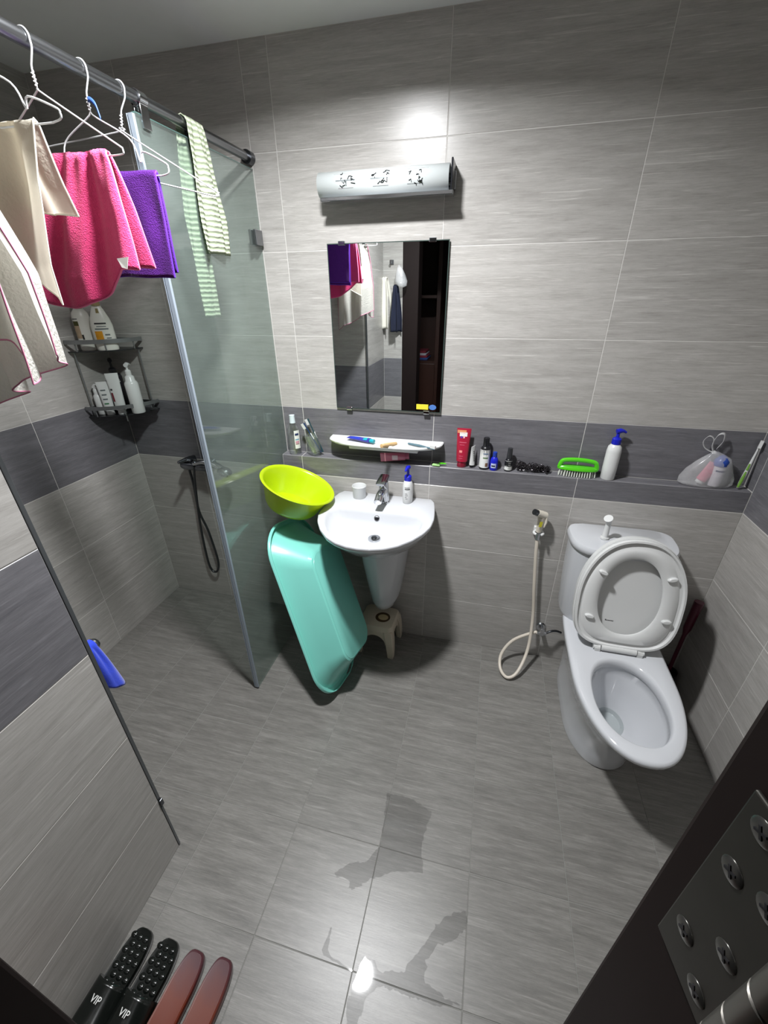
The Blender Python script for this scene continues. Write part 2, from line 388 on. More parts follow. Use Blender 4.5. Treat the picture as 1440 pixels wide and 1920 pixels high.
# ------------------------------------------------------------------ shower screen, rail, rack, mixer
GLASS = film_mat('shower_glass', (.90, .945, .925), (.08, .16), (.42, .50, .47), .03, 1.0)
t = thing('shower_screen', 'fixed greenish glass shower screen reaching out from the back wall', 'glass screen', (-.104, 0, 0))
obj('glass_panel', MB().box((0, -.2885, 1.0285), (.008, .567, 2.051)), GLASS, t, smooth=False, bevel=.0)
obj('glass_edge', MB().box((0, -.573, 1.0285), (.0085, .0022, 2.051)), mat('green_glass_edge', '#4f6b66', .15), t, smooth=False)
obj('seal_strip', MB().box((0, -.579, 1.03), (.014, .009, 2.04)).box((-.011, -.574, 1.03), (.003, .018, 2.04)), mat('seal_plastic', '#aab6c2', .25, trans=.3), t, smooth=False, bevel=.001)
obj('wall_clip', MB().box((.010, -.036, 1.845), (.012, .05, .05)).box((-.010, -.036, 1.845), (.012, .05, .05)), STEEL, t, smooth=False, bevel=.002)
obj('top_edge', MB().box((0, -.2865, 2.0552), (.0085, .567, .002)), MATS['green_glass_edge'], t, smooth=False)
RODX, RODZ = -.106, 2.087
t = thing('shower_rail', 'round steel rail above the shower screen carrying clothes hangers', 'rail', (RODX, 0, RODZ))
obj('tube', MB().tube([(0, -.003, 0), (0, PY+.003, 0)], .0135, 24, cap=False), STEEL, t)
obj('wall_flange', MB().tube([(0, -.001, 0), (0, -.03, 0)], .021, 24), GUNMETAL, t)
obj('wall_flange', MB().tube([(0, PY+.001, 0), (0, PY+.03, 0)], .021, 24), GUNMETAL, t)
cl = obj('glass_clamp', MB().tube([(0, -.525, 0), (0, -.553, 0)], .0175, 20).box((.009, -.539, -.034), (.006, .028, .05)).box((-.009, -.539, -.034), (.006, .028, .05)), CHROME, t, bevel=.001)
cl2 = obj('glass_clamp', MB().tube([(0, -.33, 0), (0, -.352, 0)], .0165, 20).box((.009, -.341, -.03), (.006, .022, .04)).box((-.009, -.341, -.03), (.006, .022, .04)), GUNMETAL, t, bevel=.001)
# metal strip along the edge of the partition
t = thing('edge_profile', 'dark metal strip along the free edge of the left partition wall', 'metal strip', (PX, PY, 0))
obj('strip', MB().box((-.004, .005, 1.33), (.010, .009, 2.1)), ALU, t, smooth=False, bevel=.001)
obj('strip', MB().box((-.004, .004, .12), (.010, .007, .23)), ALU, t, smooth=False, bevel=.001)
obj('bracket', MB().box((-.002, .006, .257), (.016, .012, .028)), GUNMETAL, t, smooth=False, bevel=.002)

# corner rack
t = thing('corner_rack', 'two-tier dark metal corner rack hung in the shower corner', 'rack', (RX0, 0, 1.155))
def quarter(r, z, th=None, n=16, inset=.003):
    return [(inset, -inset, z)] + [(inset + r*math.sin(a), -inset - r*math.cos(a), z) for a in [PI/2*i/n for i in range(n+1)]]
RKM = mat('rack_metal', '#8d8f90', .38, .7, var=.05)
for z, r in ((0, .212), (.283, .206)):
    tr = obj('tray', MB().loft([quarter(r, z), quarter(r, z+.004)]), mat('rack_tray', '#3c3d40', .3, .7), t, smooth=False)
    pts = [(.004, -.03, z+.04)] + [(.004+(r+.006)*math.sin(a), -.004-(r+.006)*math.cos(a), z+.04) for a in [PI/2*i/20 for i in range(21)]] 
    P = [(.006, -.006-(r+.004), z+.042)] + [(.006+(r+.004)*math.sin(a), -.006-(r+.004)*math.cos(a), z+.042) for a in [PI/2*i/20 for i in range(21)]]
    mb = MB(); ring = []
    for x, y, zz in P[1:]:
        d = Vector((x-.006, y+.006, 0)).normalized()
        ring.append([Vector((x, y, zz))+d*.0012+Vector((0, 0, .0085)), Vector((x, y, zz))-d*.0012+Vector((0, 0, .0085)), Vector((x, y, zz))-d*.0012-Vector((0, 0, .0085)), Vector((x, y, zz))+d*.0012-Vector((0, 0, .0085))])
    mb.loft(ring); obj('front_rail', mb, RKM, t)
    obj('back_rail', MB().tube([(.005, -.2-.01, z+.042), (.005, -.005, z+.042), (.21, -.005, z+.042)], .003, 8), RKM, t)
    for a in (12, 45, 78):
        aa = math.radians(a); x, y = .006+r*math.sin(aa)*.99, -.006-r*math.cos(aa)*.99
        obj('rail_post', MB().tube([(x, y, z+.003), (x, y, z+.042)], .0025, 8), RKM, t)
for a in (4, 86):
    aa = math.radians(a); x, y = .006+.19*math.sin(aa), -.006-.19*math.cos(aa)
    obj('upright', MB().tube([(x, y, .003), (x, y, .285)], .003, 8), RKM, t)
obj('hook', MB().tube([(.15, -.15, 0), (.15, -.15, -.02), (.155, -.155, -.026)], .0025, 8), RKM, t)

# shower mixer with hand shower
t = thing('shower_mixer', 'chrome shower mixer with hose and hand shower behind the glass screen', 'shower mixer', (-.60, 0, .885))
MIX = mat('dark_chrome_mixer', '#7c7f85', .15, 1, var=.03)
obj('body', MB().tube([(-.075, -.055, 0), (-.06, -.055, 0), (.06, -.055, 0), (.075, -.055, 0)], [.018, .024, .024, .018], 20), MIX, t)
for x in (-.06, .06):
    obj('wall_flange', MB().tube([(x, -.001, 0), (x, -.012, 0), (x, -.05, 0)], [.03, .026, .014], 20), MIX, t)
obj('lever', MB().tube([(0, -.06, .02), (0, -.06, .04), (-.005, -.10, .05), (-.012, -.15, .052)], [.02, .02, .011, .007], 14), MIX, t)
obj('holder', MB().tube([(.02, -.06, .015), (.03, -.085, .035)], .012, 12), MIX, t)
obj('hand_shower', MB().tube(bez([(.02, -.085, .025), (.08, -.092, .04), (.15, -.1, .035), (.19, -.105, .02)], 6), [.011]*7+[.012]*6+[.016]*6, 14).lathe([(.0001, -.012), (.034, -.01), (.036, .004), (.02, .014), (.0001, .016)], 20, Matrix.Translation((.205, -.107, .008)) @ Matrix.Rotation(.5, 4, 'Y')), CHROME, t)
obj('hose', MB().tube(bez([(-.045, -.05, -.02), (-.05, -.04, -.12), (-.06, -.035, -.28), (-.035, -.03, -.41), (-.018, -.03, -.6), (-.04, -.03, -.68), (-.075, -.03, -.68), (-.088, -.03, -.6), (-.075, -.035, -.37), (-.03, -.05, -.1), (.015, -.08, .01)], 8), .0065, 10), mat('hose_metal', '#55575a', .35, .9, bump=(600, .4, .001)), t)

# peg with the blue cloth inside the shower
t = thing('wall_peg', 'short round metal peg on the end wall inside the shower', 'peg', (-.13, PY, .84))
obj('peg_base', MB().tube([(0, .0005, 0), (0, .008, 0)], .022, 20), STEEL, t)
obj('peg_pin', MB().tube([(0, .008, 0), (0, .06, 0), (0, .075, 0), (0, .082, 0)], [.011, .011, .017, .012], 20), STEEL, t)

# ------------------------------------------------------------------ basin
BC = Vector((.408, -.36))
out_half = [(-.064, .0), (-.064, .215), (-.10, .226), (-.17, .237), (-.24, .244), (-.31, .240), (-.37, .220), (-.43, .185), (-.48, .140), (-.51, .095), (-.526, .045), (-.53, 0)]
in_half = [(-.238, 0), (-.238, .12), (-.240, .17), (-.25, .196), (-.275, .208), (-.32, .205), (-.37, .190), (-.42, .162), (-.46, .128), (-.49, .085), (-.509, .040), (-.514, 0)]
def poly(half): return [Vector((BC.x+x, y)) for y, x in half] + [Vector((BC.x-x, y)) for y, x in half[-2:0:-1]]
def raycast(pl, c, n=72):
    out = []
    for i in range(n):
        a = 2*PI*i/n; d = Vector((math.cos(a), math.sin(a))); best = 0
        for k in range(len(pl)):
            p, q = pl[k]-c, pl[(k+1) % len(pl)]-c; e = q-p
            den = d.x*e.y-d.y*e.x
            if abs(den) < 1e-12: continue
            tt = (p.x*e.y-p.y*e.x)/den; ss = (p.x*d.y-p.y*d.x)/den
            if tt > 0 and -1e-9 <= ss <= 1+1e-9: best = max(best, tt)
        out.append(d*best)
    return out
OUTL = raycast(poly(out_half), BC); INL = raycast(poly(in_half), BC)
def ring(pl, s, z, c=BC, sh=(0, 0)): return [(c.x+p.x*s+sh[0], max(-9, c.y+p.y*s+sh[1]), z) for p in pl]
t = thing('wash_basin', 'white ceramic wash basin with half pedestal below the mirror', 'basin', (BC.x, -.2, 0))
rz = .833
rings = [ring(OUTL, .50, .665, sh=(0, .10)), ring(OUTL, .62, .685, sh=(0, .095)), ring(OUTL, .80, .735, sh=(0, .055)), ring(OUTL, .92, .785, sh=(0, .02)), ring(OUTL, .985, .812, sh=(0, .002)), ring(OUTL, 1, .824), ring(OUTL, .997, .831), ring(OUTL, .985, rz)]
rings += [ring(INL, 1.02, rz), ring(INL, .99, rz-.004), ring(INL, .965, rz-.014), ring(INL, .90, rz-.036), ring(INL, .74, rz-.060, sh=(.003, .01)), ring(INL, .5, rz-.073, sh=(.006, .02)), ring(INL, .25, rz-.079, sh=(.01, .03)), ring(INL, .12, rz-.081, sh=(.01, .03))]
rings = [[(x, min(y, BOXY-.003), z) for x, y, z in r] for r in rings]
obj('bowl', MB().loft(rings), CERAM, t, world=True, ang=60)
def dshape(hw, dep, z, n=20, yb=BOXY-.003): return [(BC.x-hw, yb, z)] + [(BC.x-hw*math.cos(PI*i/n), yb-dep*math.sin(PI*i/n)**.8, z) for i in range(n+1)] + [(BC.x+hw, yb, z)]
obj('half_pedestal', MB().loft([dshape(h, d, z) for h, d, z in ((.02, .07, .245), (.045, .11, .248), (.062, .135, .262), (.073, .152, .30), (.082, .168, .36), (.095, .19, .45), (.107, .21, .54), (.117, .225, .62), (.124, .235, .70), (.124, .235, .745))]), CERAM, t, world=True, ang=60)
obj('drain', MB().lathe([(.0001, .7265), (.013, .727), (.014, .7255), (.025, .7265), (.027, .723), (.027, .7195), (.0001, .7195)], 28, Matrix.Translation((BC.x+.01, -.33, .0335))), CHROME, t, world=True)
obj('drain_plug', MB().lathe([(.0001, .7325), (.010, .7315), (.0135, .7275), (.0135, .7265), (.0001, .7265)], 24, Matrix.Translation((BC.x+.01, -.33, .0335))), GUNMETAL, t, world=True)
obj('overflow_hole', MB().lathe([(.0001, 0), (.0095, 0), (.0095, .002), (.0001, .002)], 20, Matrix.Translation((BC.x, -.2455, .806)) @ Matrix.Rotation(math.radians(62), 4, 'X')), BLACK, t, world=True)
obj('overflow_ring', MB().lathe([(.0092, 0), (.0125, 0), (.0120, .003), (.0096, .003)], 20, Matrix.Translation((BC.x, -.2455, .8062)) @ Matrix.Rotation(math.radians(62), 4, 'X'), cap=False), CHROME, t, world=True)

t = thing('basin_tap', 'chrome single-lever mixer tap on the basin deck', 'tap', (BC.x+.004, -.135, rz))
obj('body', MB().lathe([(.027, 0), (.027, .004), (.023, .008), (.022, .05), (.021, .085), (.019, .098), (.0001, .1)], 28), CHROME, t)
mb = MB(); rr = []
for k in range(9):
    f = k/8; y = -.008-.105*f; z = .055+.012*math.sin(f*PI)-.006*f; hw = .019-.003*f; hh = .019-.008*f
    rr.append([(hw*math.cos(a), y, z+hh*math.sin(a)) for a in [2*PI*j/16 for j in range(16)]])
mb.loft(rr); obj('spout', mb, CHROME, t)
obj('aerator', MB().lathe([(.010, .036), (.011, .05), (.0001, .05)], 16, Matrix.Translation((0, -.1, 0))), GUNMETAL, t)
mb = MB(); rr = []
for k in range(8):
    f = k/7; y = .02-.085*f; z = .104+.012*(1-f)+.004*f; hw = .023-.002*abs(f-.4); hh = .008-.003*f
    if k == 7: hw *= .8
    rr.append([(hw*math.copysign(abs(math.cos(a))**.6, math.cos(a)), y, z+hh*math.sin(a)) for a in [2*PI*j/16 for j in range(16)]])
mb.loft(rr); obj('lever', mb, CHROME, t)
t = tag(obj('plastic_cup', MB().lathe([(.0001, 0), (.027, 0), (.029, .004), (.031, .052), (.033, .056), (.0315, .058), (.029, .054), (.026, .006), (.0001, .005)], 32), PLASM, loc=(.292, -.115, rz)), 'small white plastic cup on the basin deck left of the tap', 'cup')

# pump bottles -----------------------------------------------------------------
def pump_bottle(name, label, loc, prof, capmat, bodymat, neck, scale=1, rotz=0, prints=(), sy=1, headlen=.032, tilt=(0, 0), headh=.03, group=None):
    t = thing(name, label, 'bottle', loc, (tilt[0], tilt[1], rotz), group)
    S = scale
    obj('body', MB().lathe([(r*S, z*S) for r, z in prof], 28, sy=sy), bodymat, t, ang=50)
    zt, rn = prof[-1][1]*S, neck*S
    p = obj('pump', MB().lathe([(rn, zt-.002), (rn*1.02, zt), (rn, zt+.018*S), (rn*.7, zt+.023*S), (rn*.38, zt+.025*S), (rn*.32, zt+(.025+headh)*S), (.0001, zt+(.025+headh)*S)], 20), capmat, t)
    z2 = zt+(.025+headh)*S
    obj('nozzle', MB().tube([(.008*S, 0, z2), (-.006*S, 0, z2+.003*S), (-headlen*.6*S, 0, z2+.002*S), (-headlen*S, 0, z2-.004*S)], [.009*S, .0095*S, .006*S, .004*S], 12), capmat, p)
    for (z0, z1, a0, a1, m) in prints:
        def rad(z):
            for (r0, y0), (r1, y1) in zip(prof, prof[1:]):
                if y0*S <= z <= y1*S: return (r0+(r1-r0)*(z-y0*S)/max(1e-6, (y1-y0)*S))*S
            return prof[1][0]*S
        obj('print', patch(rad, z0*S, z1*S, math.radians(a0), math.radians(a1), sy=sy), m, t)
    return t
pump_bottle('pump_bottle', 'white lotion bottle with a blue pump on the basin deck', (.515, -.115, rz), [(.0001, 0), (.024, 0), (.026, .004), (.028, .03), (.0285, .06), (.027, .085), (.021, .10), (.0145, .106)], BLUEP, PLASW, .0155, 1, math.radians(80), [(.078, .08, 170, 225, INK), (.070, .074, 172, 228, INK), (.05, .0515, 175, 200, INK), (.042, .0435, 175, 205, INK), (.034, .0355, 175, 195, INK), (.026, .0275, 180, 205, INK)], .8)

# ------------------------------------------------------------------ ceramic shelf and things on it
t = thing('wall_shelf', 'oval white plastic shelf fixed on the dark tile band', 'shelf', (.392, 0, 1.075))
SHW, SHD = .257, .112
def shring(s, z, yb=-.0015): 
    pts = [(-SHW*s, yb)]; n = 28
    for i in range(n+1):
        a = PI*i/n; pts.append((-SHW*s*math.copysign(abs(math.cos(a))**.6, math.cos(a)), yb-(SHD*(s-.05))*(math.sin(a)**.6)))
    pts.append((SHW*s, yb)); return [(x, y, z) for x, y in pts]
obj('tray', MB().loft([shring(.80, -.013), shring(.93, -.010), shring(.99, -.003), shring(1, .004), shring(.985, .0075), shring(.95, .002, -.010), shring(.91, -.001, -.016)]), PLASW, t, ang=50)
obj('mounting_rail', MB().box((0, -.037, -.021), (.31, .07, .018)), PLASW, t, smooth=False, bevel=.004)
shz = 1.0745
# blue toothpaste tube
def squeeze_tube(name, label, M, L=.13, w=.02, m=None, capm=None, stripe=None, caplen=.018, labm=None):
    """tube: crimp at z=0 end (up), cap at the other end; local +z = from cap to crimp"""
    t = thing(name, label, 'tube', M=M)
    rr = []
    for k in range(11):
        f = k/10; hw = w*(1+.25*f); hd = w*.75*(1-f)**.8+.0012
        rr.append([(hw*math.cos(a), hd*math.sin(a), caplen+L*f) for a in [2*PI*j/20 for j in range(20)]])
    b = obj('body', MB().loft(rr), m, t)
    obj('cap', MB().lathe([(.0001, 0), (w*.8, 0), (w*.85, .002), (w*.78, caplen), (.0001, caplen)], 18, sy=.8), capm, t)
    for z0, z1, a0, a1, sm in (stripe or ()):
        mb = MB(); n = 6; vs = []
        for i in range(n+1):
            a = math.radians(a0+(a1-a0)*i/n)
            for z in (z0, z1):
                f = (z-caplen)/L; hw = w*(1+.25*f)+.0005; hd = w*.75*(1-f)**.8+.0018
                vs.append((hw*math.cos(a), hd*math.sin(a), z))
        mb.add(vs, [(2*i, 2*i+2, 2*i+3, 2*i+1) for i in range(n)]); obj('print', mb, sm, t)
    return t
VIOLET = mat('violet_plastic', '#3a3a9a', .3, var=.15); TURQ = mat('turquoise_plastic', '#1f9aa8', .3, var=.1)
def lay(loc, yaw, pitch=PI/2, roll=0): return Matrix.Translation(loc) @ Matrix.Rotation(yaw, 4, 'Z') @ Matrix.Rotation(pitch, 4, 'Y') @ Matrix.Rotation(roll, 4, 'Z')
squeeze_tube('toothpaste_tube', 'blue and violet toothpaste tube lying on the oval shelf', lay((.355, -.075, shz+.013), math.radians(-17), -PI/2, PI/2), .115, .013, VIOLET, TURQ, [(.03, .05, 200, 340, TURQ), (.07, .12, 210, 320, mat('print_blue', '#2438b0', .4))], .02)
t = tag(obj('bamboo_stick', MB().tube([(.448, -.055, shz+.004), (.425, -.10, shz+.012), (.405, -.142, shz+.018)], [.0075, .0085, .0085], 12).tube([(.405, -.1421, shz+.018), (.4046, -.1430, shz+.0182)], .005, 10), mat('bamboo', '#c9a878', .6, var=.3, vscale=40)), 'short bamboo stick lying across the front edge of the oval shelf', 'stick')
t = thing('toothbrush', 'clear toothbrush with a grey-blue handle lying on the right of the oval shelf', 'toothbrush', (.56, -.075, shz+.006), (0, 0, math.radians(-24)))
obj('handle', MB().tube([(-.065, 0, 0), (-.02, 0, .001), (.03, 0, .001), (.07, 0, .002)], [.004, .0045, .0035, .0045], 10), mat('greyblue_plastic', '#6f8f9c', .2, trans=.4), t)
obj('bristles', MB().box((.06, 0, .009), (.024, .009, .012)), PLASW, t, smooth=False)
obj('rubber_grip', MB().tube([(-.06, .004, .001), (-.01, .005, .003), (.02, .004, .002)], .002, 8), mat('slate_rubber', '#38525f', .5), t)
# ------------------------------------------------------------------ things on the ledge
LZ = LEDZ + .0004
LY = -.030
CLEAR = film_mat('clear_plastic', (.95, .965, .965), .05, (.85, .88, .88), .05, 1.5)
t = thing('clear_bottle', 'clear plastic bottle with a pale cap at the left end of the ledge', 'bottle', (-.043, LY, LZ))
obj('body', MB().lathe([(.0001, 0), (.026, 0), (.028, .004), (.028, .10), (.026, .118), (.018, .133), (.0115, .14), (.0115, .147), (.0001, .147)], 32), CLEAR, t, ang=60)
obj('cap', MB().lathe([(.0125, .145), (.0135, .146), (.012, .178), (.0125, .181), (.0001, .182)], 20), mat('pale_blue_cap', '#d6e2e8', .3), t)
obj('label', patch(.028, .03, .115, math.radians(-62), math.radians(-5), sy=1), LABELW, t)
for z0, z1, c in ((.092, .102, '#26335c'), (.07, .076, '#6f9cb5'), (.055, .066, '#c58fa0'), (.05, .053, '#7d2c3c')): obj('print', patch(.0284, z0, z1, math.radians(-55), math.radians(-18)), mat('print_'+c[1:], c, .5), t)
def bottle(name, label, loc, prof, m, capprof, capm, labels=(), sy=1, rotz=0, cat='bottle'):
    t = thing(name, label, cat, loc, (0, 0, rotz))
    obj('body', MB().lathe(prof, 28, sy=sy), m, t, ang=50)
    obj('cap', MB().lathe(capprof, 20), capm, t)
    def rad(z):
        for (r0, y0), (r1, y1) in zip(prof, prof[1:]):
            if y0 <= z <= y1 and y1 > y0: return r0+(r1-r0)*(z-y0)/(y1-y0)
        return prof[1][0]
    for k, (z0, z1, a0, a1, lm) in enumerate(labels):
        obj('label' if k == 0 else 'print', patch(rad, z0, z1, math.radians(a0), math.radians(a1), sy=sy, d=.0005+.0003*min(k, 1)), lm, t)
    return t
# glass tumbler leaning with two toothbrushes
GL = film_mat('tumbler_glass', (.94, .965, .95), .05, (.82, .87, .83), .04, 1.5)
Mt = Matrix.Translation((.069, -.036, LZ+.007)) @ Matrix.Rotation(math.radians(-14), 4, 'Y') @ Matrix.Rotation(math.radians(6), 4, 'X')
t = thing('tumbler', 'clear glass tumbler leaning on the ledge, holding two toothbrushes', 'glass', M=Mt)
obj('glass', MB().lathe([(.0001, 0), (.016, .001), (.022, .006), (.026, .02), (.0285, .05), (.028, .098), (.0265, .098), (.027, .05), (.0245, .022), (.018, .012), (.0001, .011)], 32), GL, t, ang=60)
NAVY = mat('navy_plastic', '#243a5e', .3, var=.2); DKTEAL = mat('dark_teal_plastic', '#25424a', .3)
for k, (a, b, hm, lab) in enumerate(((Vector((.088, -.036, 1.004)), Vector((.022, -.05, 1.142)), NAVY, 'white and navy toothbrush, the left one in the glass tumbler'), (Vector((.094, -.028, 1.004)), Vector((.036, -.034, 1.158)), DKTEAL, 'dark teal and white toothbrush, the right one in the glass tumbler'))):
    d = (b-a).normalized(); side = Vector((0, 1, 0)); nrm = d.cross(side).normalized()
    if nrm.x > 0: nrm = -nrm
    t = thing('toothbrush', lab, 'toothbrush', tuple(a))
    obj('handle', MB().tube([a, a+d*.05, a+d*.10, b-d*.03, b], [.004, .0045, .003, .0026, .004], 10), hm, t, world=True)
    obj('bristles', MB().loft([[b-d*(.026-dd)+nrm*h+side*s_ for dd, s_ in ((0, -.005), (.026, -.005), (.026, .005), (0, .005))] for h in (.003, .015)]), PLASW, t, world=True, smooth=False)
    obj('grip', MB().tube([a+d*.07-nrm*.003, a+d*.10-nrm*.003], .0028, 8), PLASW, t, world=True)
# pink tube lying slanted below the shelf
Mq = Matrix.Translation((.505, -.045, LZ+.034)) @ Matrix.Rotation(math.radians(12), 4, 'Z') @ Matrix.Rotation(math.radians(-93), 4, 'Y') @ Matrix.Rotation(math.radians(-14), 4, 'Z')
squeeze_tube('cream_tube', 'dull pink flattened cream tube lying on the ledge under the shelf', Mq, .108, .0185, PINKT, PINKT, [(.05, .075, 235, 305, mat('pale_oval', '#b9a3a8', .5)), (.103, .108, 190, 350, mat('pink_edge', '#e79aa8', .4))], .018)
t = thing('green_clip', 'small green plastic razor clip at the ledge edge under the shelf', 'clip', (.632, -.05, LZ+.004))
obj('blade', MB().loft([[(-.024, -.012, 0), (.012, -.014, 0), (.004, .006, 0), (-.02, .004, 0)], [(-.022, -.011, .008), (.010, -.012, .009), (.002, .005, .008), (-.018, .003, .008)]]), mat('pale_green_plastic', '#a9dd8c', .3), t, smooth=False, bevel=.002)
obj('stem', MB().tube([(.004, 0, .006), (.02, .006, .007), (.036, .008, .006)], [.005, .004, .003], 8), GREENP, t)
# red hair tube, standing on its cap
Mr = Matrix.Translation((.733, LY, LZ))
t = squeeze_tube('hair_cream_tube', 'tall red cosmetic tube with a white and orange top standing on the ledge', Mr, .142, .0235, REDT, mat('dark_red_cap', '#8c1830', .3), [(.135, .152, 235, 300, LABELW), (.148, .161, 205, 290, mat('orange_print', '#d48a62', .5)), (.128, .136, 243, 262, mat('purple_dot', '#5a3a9c', .5)), (.128, .136, 268, 280, mat('pink_dot', '#e8b9c6', .5)), (.108, .112, 236, 300, mat('faded_print', '#c4566a', .5)), (.098, .1005, 240, 285, MATS['faded_print']), (.066, .076, 240, 268, mat('salmon_heart', '#e58a86', .5)), (.05, .0525, 240, 280, MATS['faded_print']), (.04, .0425, 240, 275, MATS['faded_print'])], .026)
squeeze_tube('hand_cream_tube', 'slim white tube with a black cap between the red tube and the dark bottle', Matrix.Translation((.777, LY, LZ)) @ Matrix.Rotation(math.radians(62), 4, 'Z'), .082, .0135, PLASW, BLACK, [(.03+.008*k, .034+.008*k, 250, 275, INK) for k in range(6)], .012)
bottle('shampoo_bottle', 'dark bottle with a white label and black cap on the ledge', (.828, LY, LZ), [(.0001, 0), (.0205, 0), (.021, .003), (.021, .085), (.018, .094), (.012, .1), (.0001, .1)], BLACK, [(.0115, .098), (.0125, .1), (.0125, .132), (.011, .135), (.0001, .135)], BLACK,
       [(.008, .086, 190, 350, LABELW), (.068, .073, 250, 305, mat('slate_print', '#6f8098', .5)), (.05, .055, 250, 305, mat('moss_print', '#5a7a50', .5)), (.014, .03, 280, 310, mat('brown_print', '#7a5a40', .5))])
bottle('small_bottle', 'small royal blue bottle beside the dark labelled bottle', (.868, -.038, LZ), [(.0001, 0), (.0155, 0), (.0165, .003), (.0165, .04), (.014, .05), (.009, .057), (.0001, .057)], BLUEP, [(.0085, .056), (.0095, .058), (.0085, .078), (.0001, .079)], mat('dark_blue_plastic', '#1c3ba0', .3),
       [(.012, .032, 225, 300, mat('pale_blue_label', '#b7c1e2', .5)), (.018, .024, 235, 288, INK)])
bottle('spray_bottle', 'small dark dropper bottle with a white label left of the scourer', (.927, -.034, LZ), [(.0001, 0), (.0155, 0), (.016, .003), (.016, .042), (.013, .05), (.0095, .054), (.0001, .054)], BLACK, [(.009, .052), (.011, .054), (.0095, .098), (.0001, .099)], mat('charcoal_plastic', '#2c2d30', .35),
       [(.006, .045, 200, 345, LABELW)] + [(.012+.008*k, .0145+.008*k, 262, 300, mat('grey_print', '#8a8c88', .5)) for k in range(4)])
# scourer
random.seed(11); mb = MB()
for k in range(150):
    cx = random.uniform(.963, 1.09); f = (cx-.955)/.145
    h = .032*(1-f*.6); rr = random.uniform(.005, .011); c = Vector((cx, random.uniform(-.043, -.018), LZ+.008+random.uniform(0, h))); ax = Vector((random.gauss(0,1), random.gauss(0,1), random.gauss(0,1))).normalized(); ay = ax.orthogonal().normalized(); az = ax.cross(ay)
    c.z = max(c.z, LZ+rr+.0012)
    mb.tube([c + ay*rr*math.cos(2*PI*j/9) + az*rr*math.sin(2*PI*j/9)*.8 + ax*.002*math.sin(4*PI*j/9) for j in range(9)], .0013, 5, closed=True)
tag(obj('wire_scourer', mb, mat('sparkly_dark_wire', '#3d393c', .22, .6, var=.4, vscale=200)), 'tangled dark glittery scouring wire lying on the ledge', 'scourer')
# nail / scrubbing brush
t = thing('scrub_brush', 'bright green scrubbing brush with white bristles on the ledge', 'brush', (1.197, -.036, LZ), (0, 0, math.radians(-2)))
mb = MB()
def oval(hx, hy, z, n=28): return [(hx*math.cos(2*PI*j/n), hy*math.sin(2*PI*j/n), z) for j in range(n)]
obj('base', MB().loft([oval(.073, .0195, .026), oval(.077, .022, .029), oval(.077, .022, .036), oval(.07, .018, .042)]), GREENP, t)
obj('handle', MB().tube(bez([(-.07, 0, .034), (-.067, 0, .05), (-.055, 0, .064), (0, 0, .069), (.055, 0, .064), (.067, 0, .05), (.07, 0, .034)], 5), .0085, 10), GREENP, t)
mb = MB(); 
for i in range(15):
    for j in range(4):
        x = -.066+.132*i/14; y = -.014+.028*j/3
        if (x/.074)**2+(y/.02)**2 < 1.0: mb.tube([(x*1.03, y*1.1, .001), (x, y, .027)], [.0026, .002], 6)
o = obj('bristles', mb, mat('white_bristle', '#d8dcd2', .6), t); o['kind'] = 'stuff'
# tall pump bottle
pump_bottle('pump_bottle', 'tall white lotion bottle with a blue pump on the ledge', (1.313, -.034, LZ), [(.0001, 0), (.024, 0), (.026, .003), (.0265, .05), (.0265, .115), (.024, .133), (.016, .143), (.013, .146)], BLUEP, PLASW, .0165, 1.0, math.radians(190), [(.03+.012*k, .037+.012*k, -42, -22, mat('greygreen_print', '#7f9086', .5)) for k in range(6)], headlen=.028, headh=.022)
# plastic bag with contents
BAGM = film_mat('thin_bag_plastic', (.96, .96, .96), (.17, .42), (.95, .95, .97), .2, .8)
t = thing('plastic_bag', 'knotted thin white plastic bag with toiletries in the right corner of the ledge', 'bag', (1.655, -.032, LZ))
mb = MB(); rr = []
random.seed(5)
for k, (hx, hy, z, cx) in enumerate([(.02, .008, .001, 0), (.078, .025, .002, 0), (.092, .028, .012, 0), (.09, .029, .035, .0), (.078, .0285, .065, .002), (.06, .027, .095, .008), (.045, .02, .115, .012), (.022, .012, .13, .005), (.012, .008, .138, -.005)]):
    rr.append([(cx+hx*(1+.10*noise.noise((math.cos(2*PI*j/40)*2.2, math.sin(2*PI*j/40)*2.2, z*18)))*math.cos(2*PI*j/40), hy*math.sin(2*PI*j/40)*(1+.1*noise.noise((j*.4, 0, z*30))), z) for j in range(40)])
obj('bag_body', MB().loft(rr), BAGM, t, ang=80)
def ribbon(pts, wv, th=.0006):
    mb = MB(); P = bez(pts, 6); wv = Vector(wv)
    vs = []
    for p in P: vs += [p-wv, p+wv]
    return mb.add(vs, [(2*i, 2*i+1, 2*i+3, 2*i+2) for i in range(len(P)-1)])
BAGT = film_mat('bag_handle_plastic', (.85, .85, .85), .55, (.85, .85, .86), .3, .6)
obj('bag_handle', ribbon([(-.006, 0, .132), (-.04, -.002, .15), (-.052, 0, .175), (-.04, 0, .195), (-.022, 0, .185), (-.018, 0, .155), (-.008, 0, .135)], (.004, .006, 0)), BAGT, t, solid=.001)
obj('bag_handle', ribbon([(-.006, 0, .132), (-.02, .0, .165), (-.012, .002, .20), (.006, .002, .205), (.01, 0, .18), (-.002, 0, .15)], (.004, .006, .002)), BAGT, t, solid=.001)
obj('knot', MB().lathe([(.0001, -.008), (.009, -.003), (.008, .004), (.0001, .008)], 12, Matrix.Translation((-.006, 0, .134))), BAGT, t)
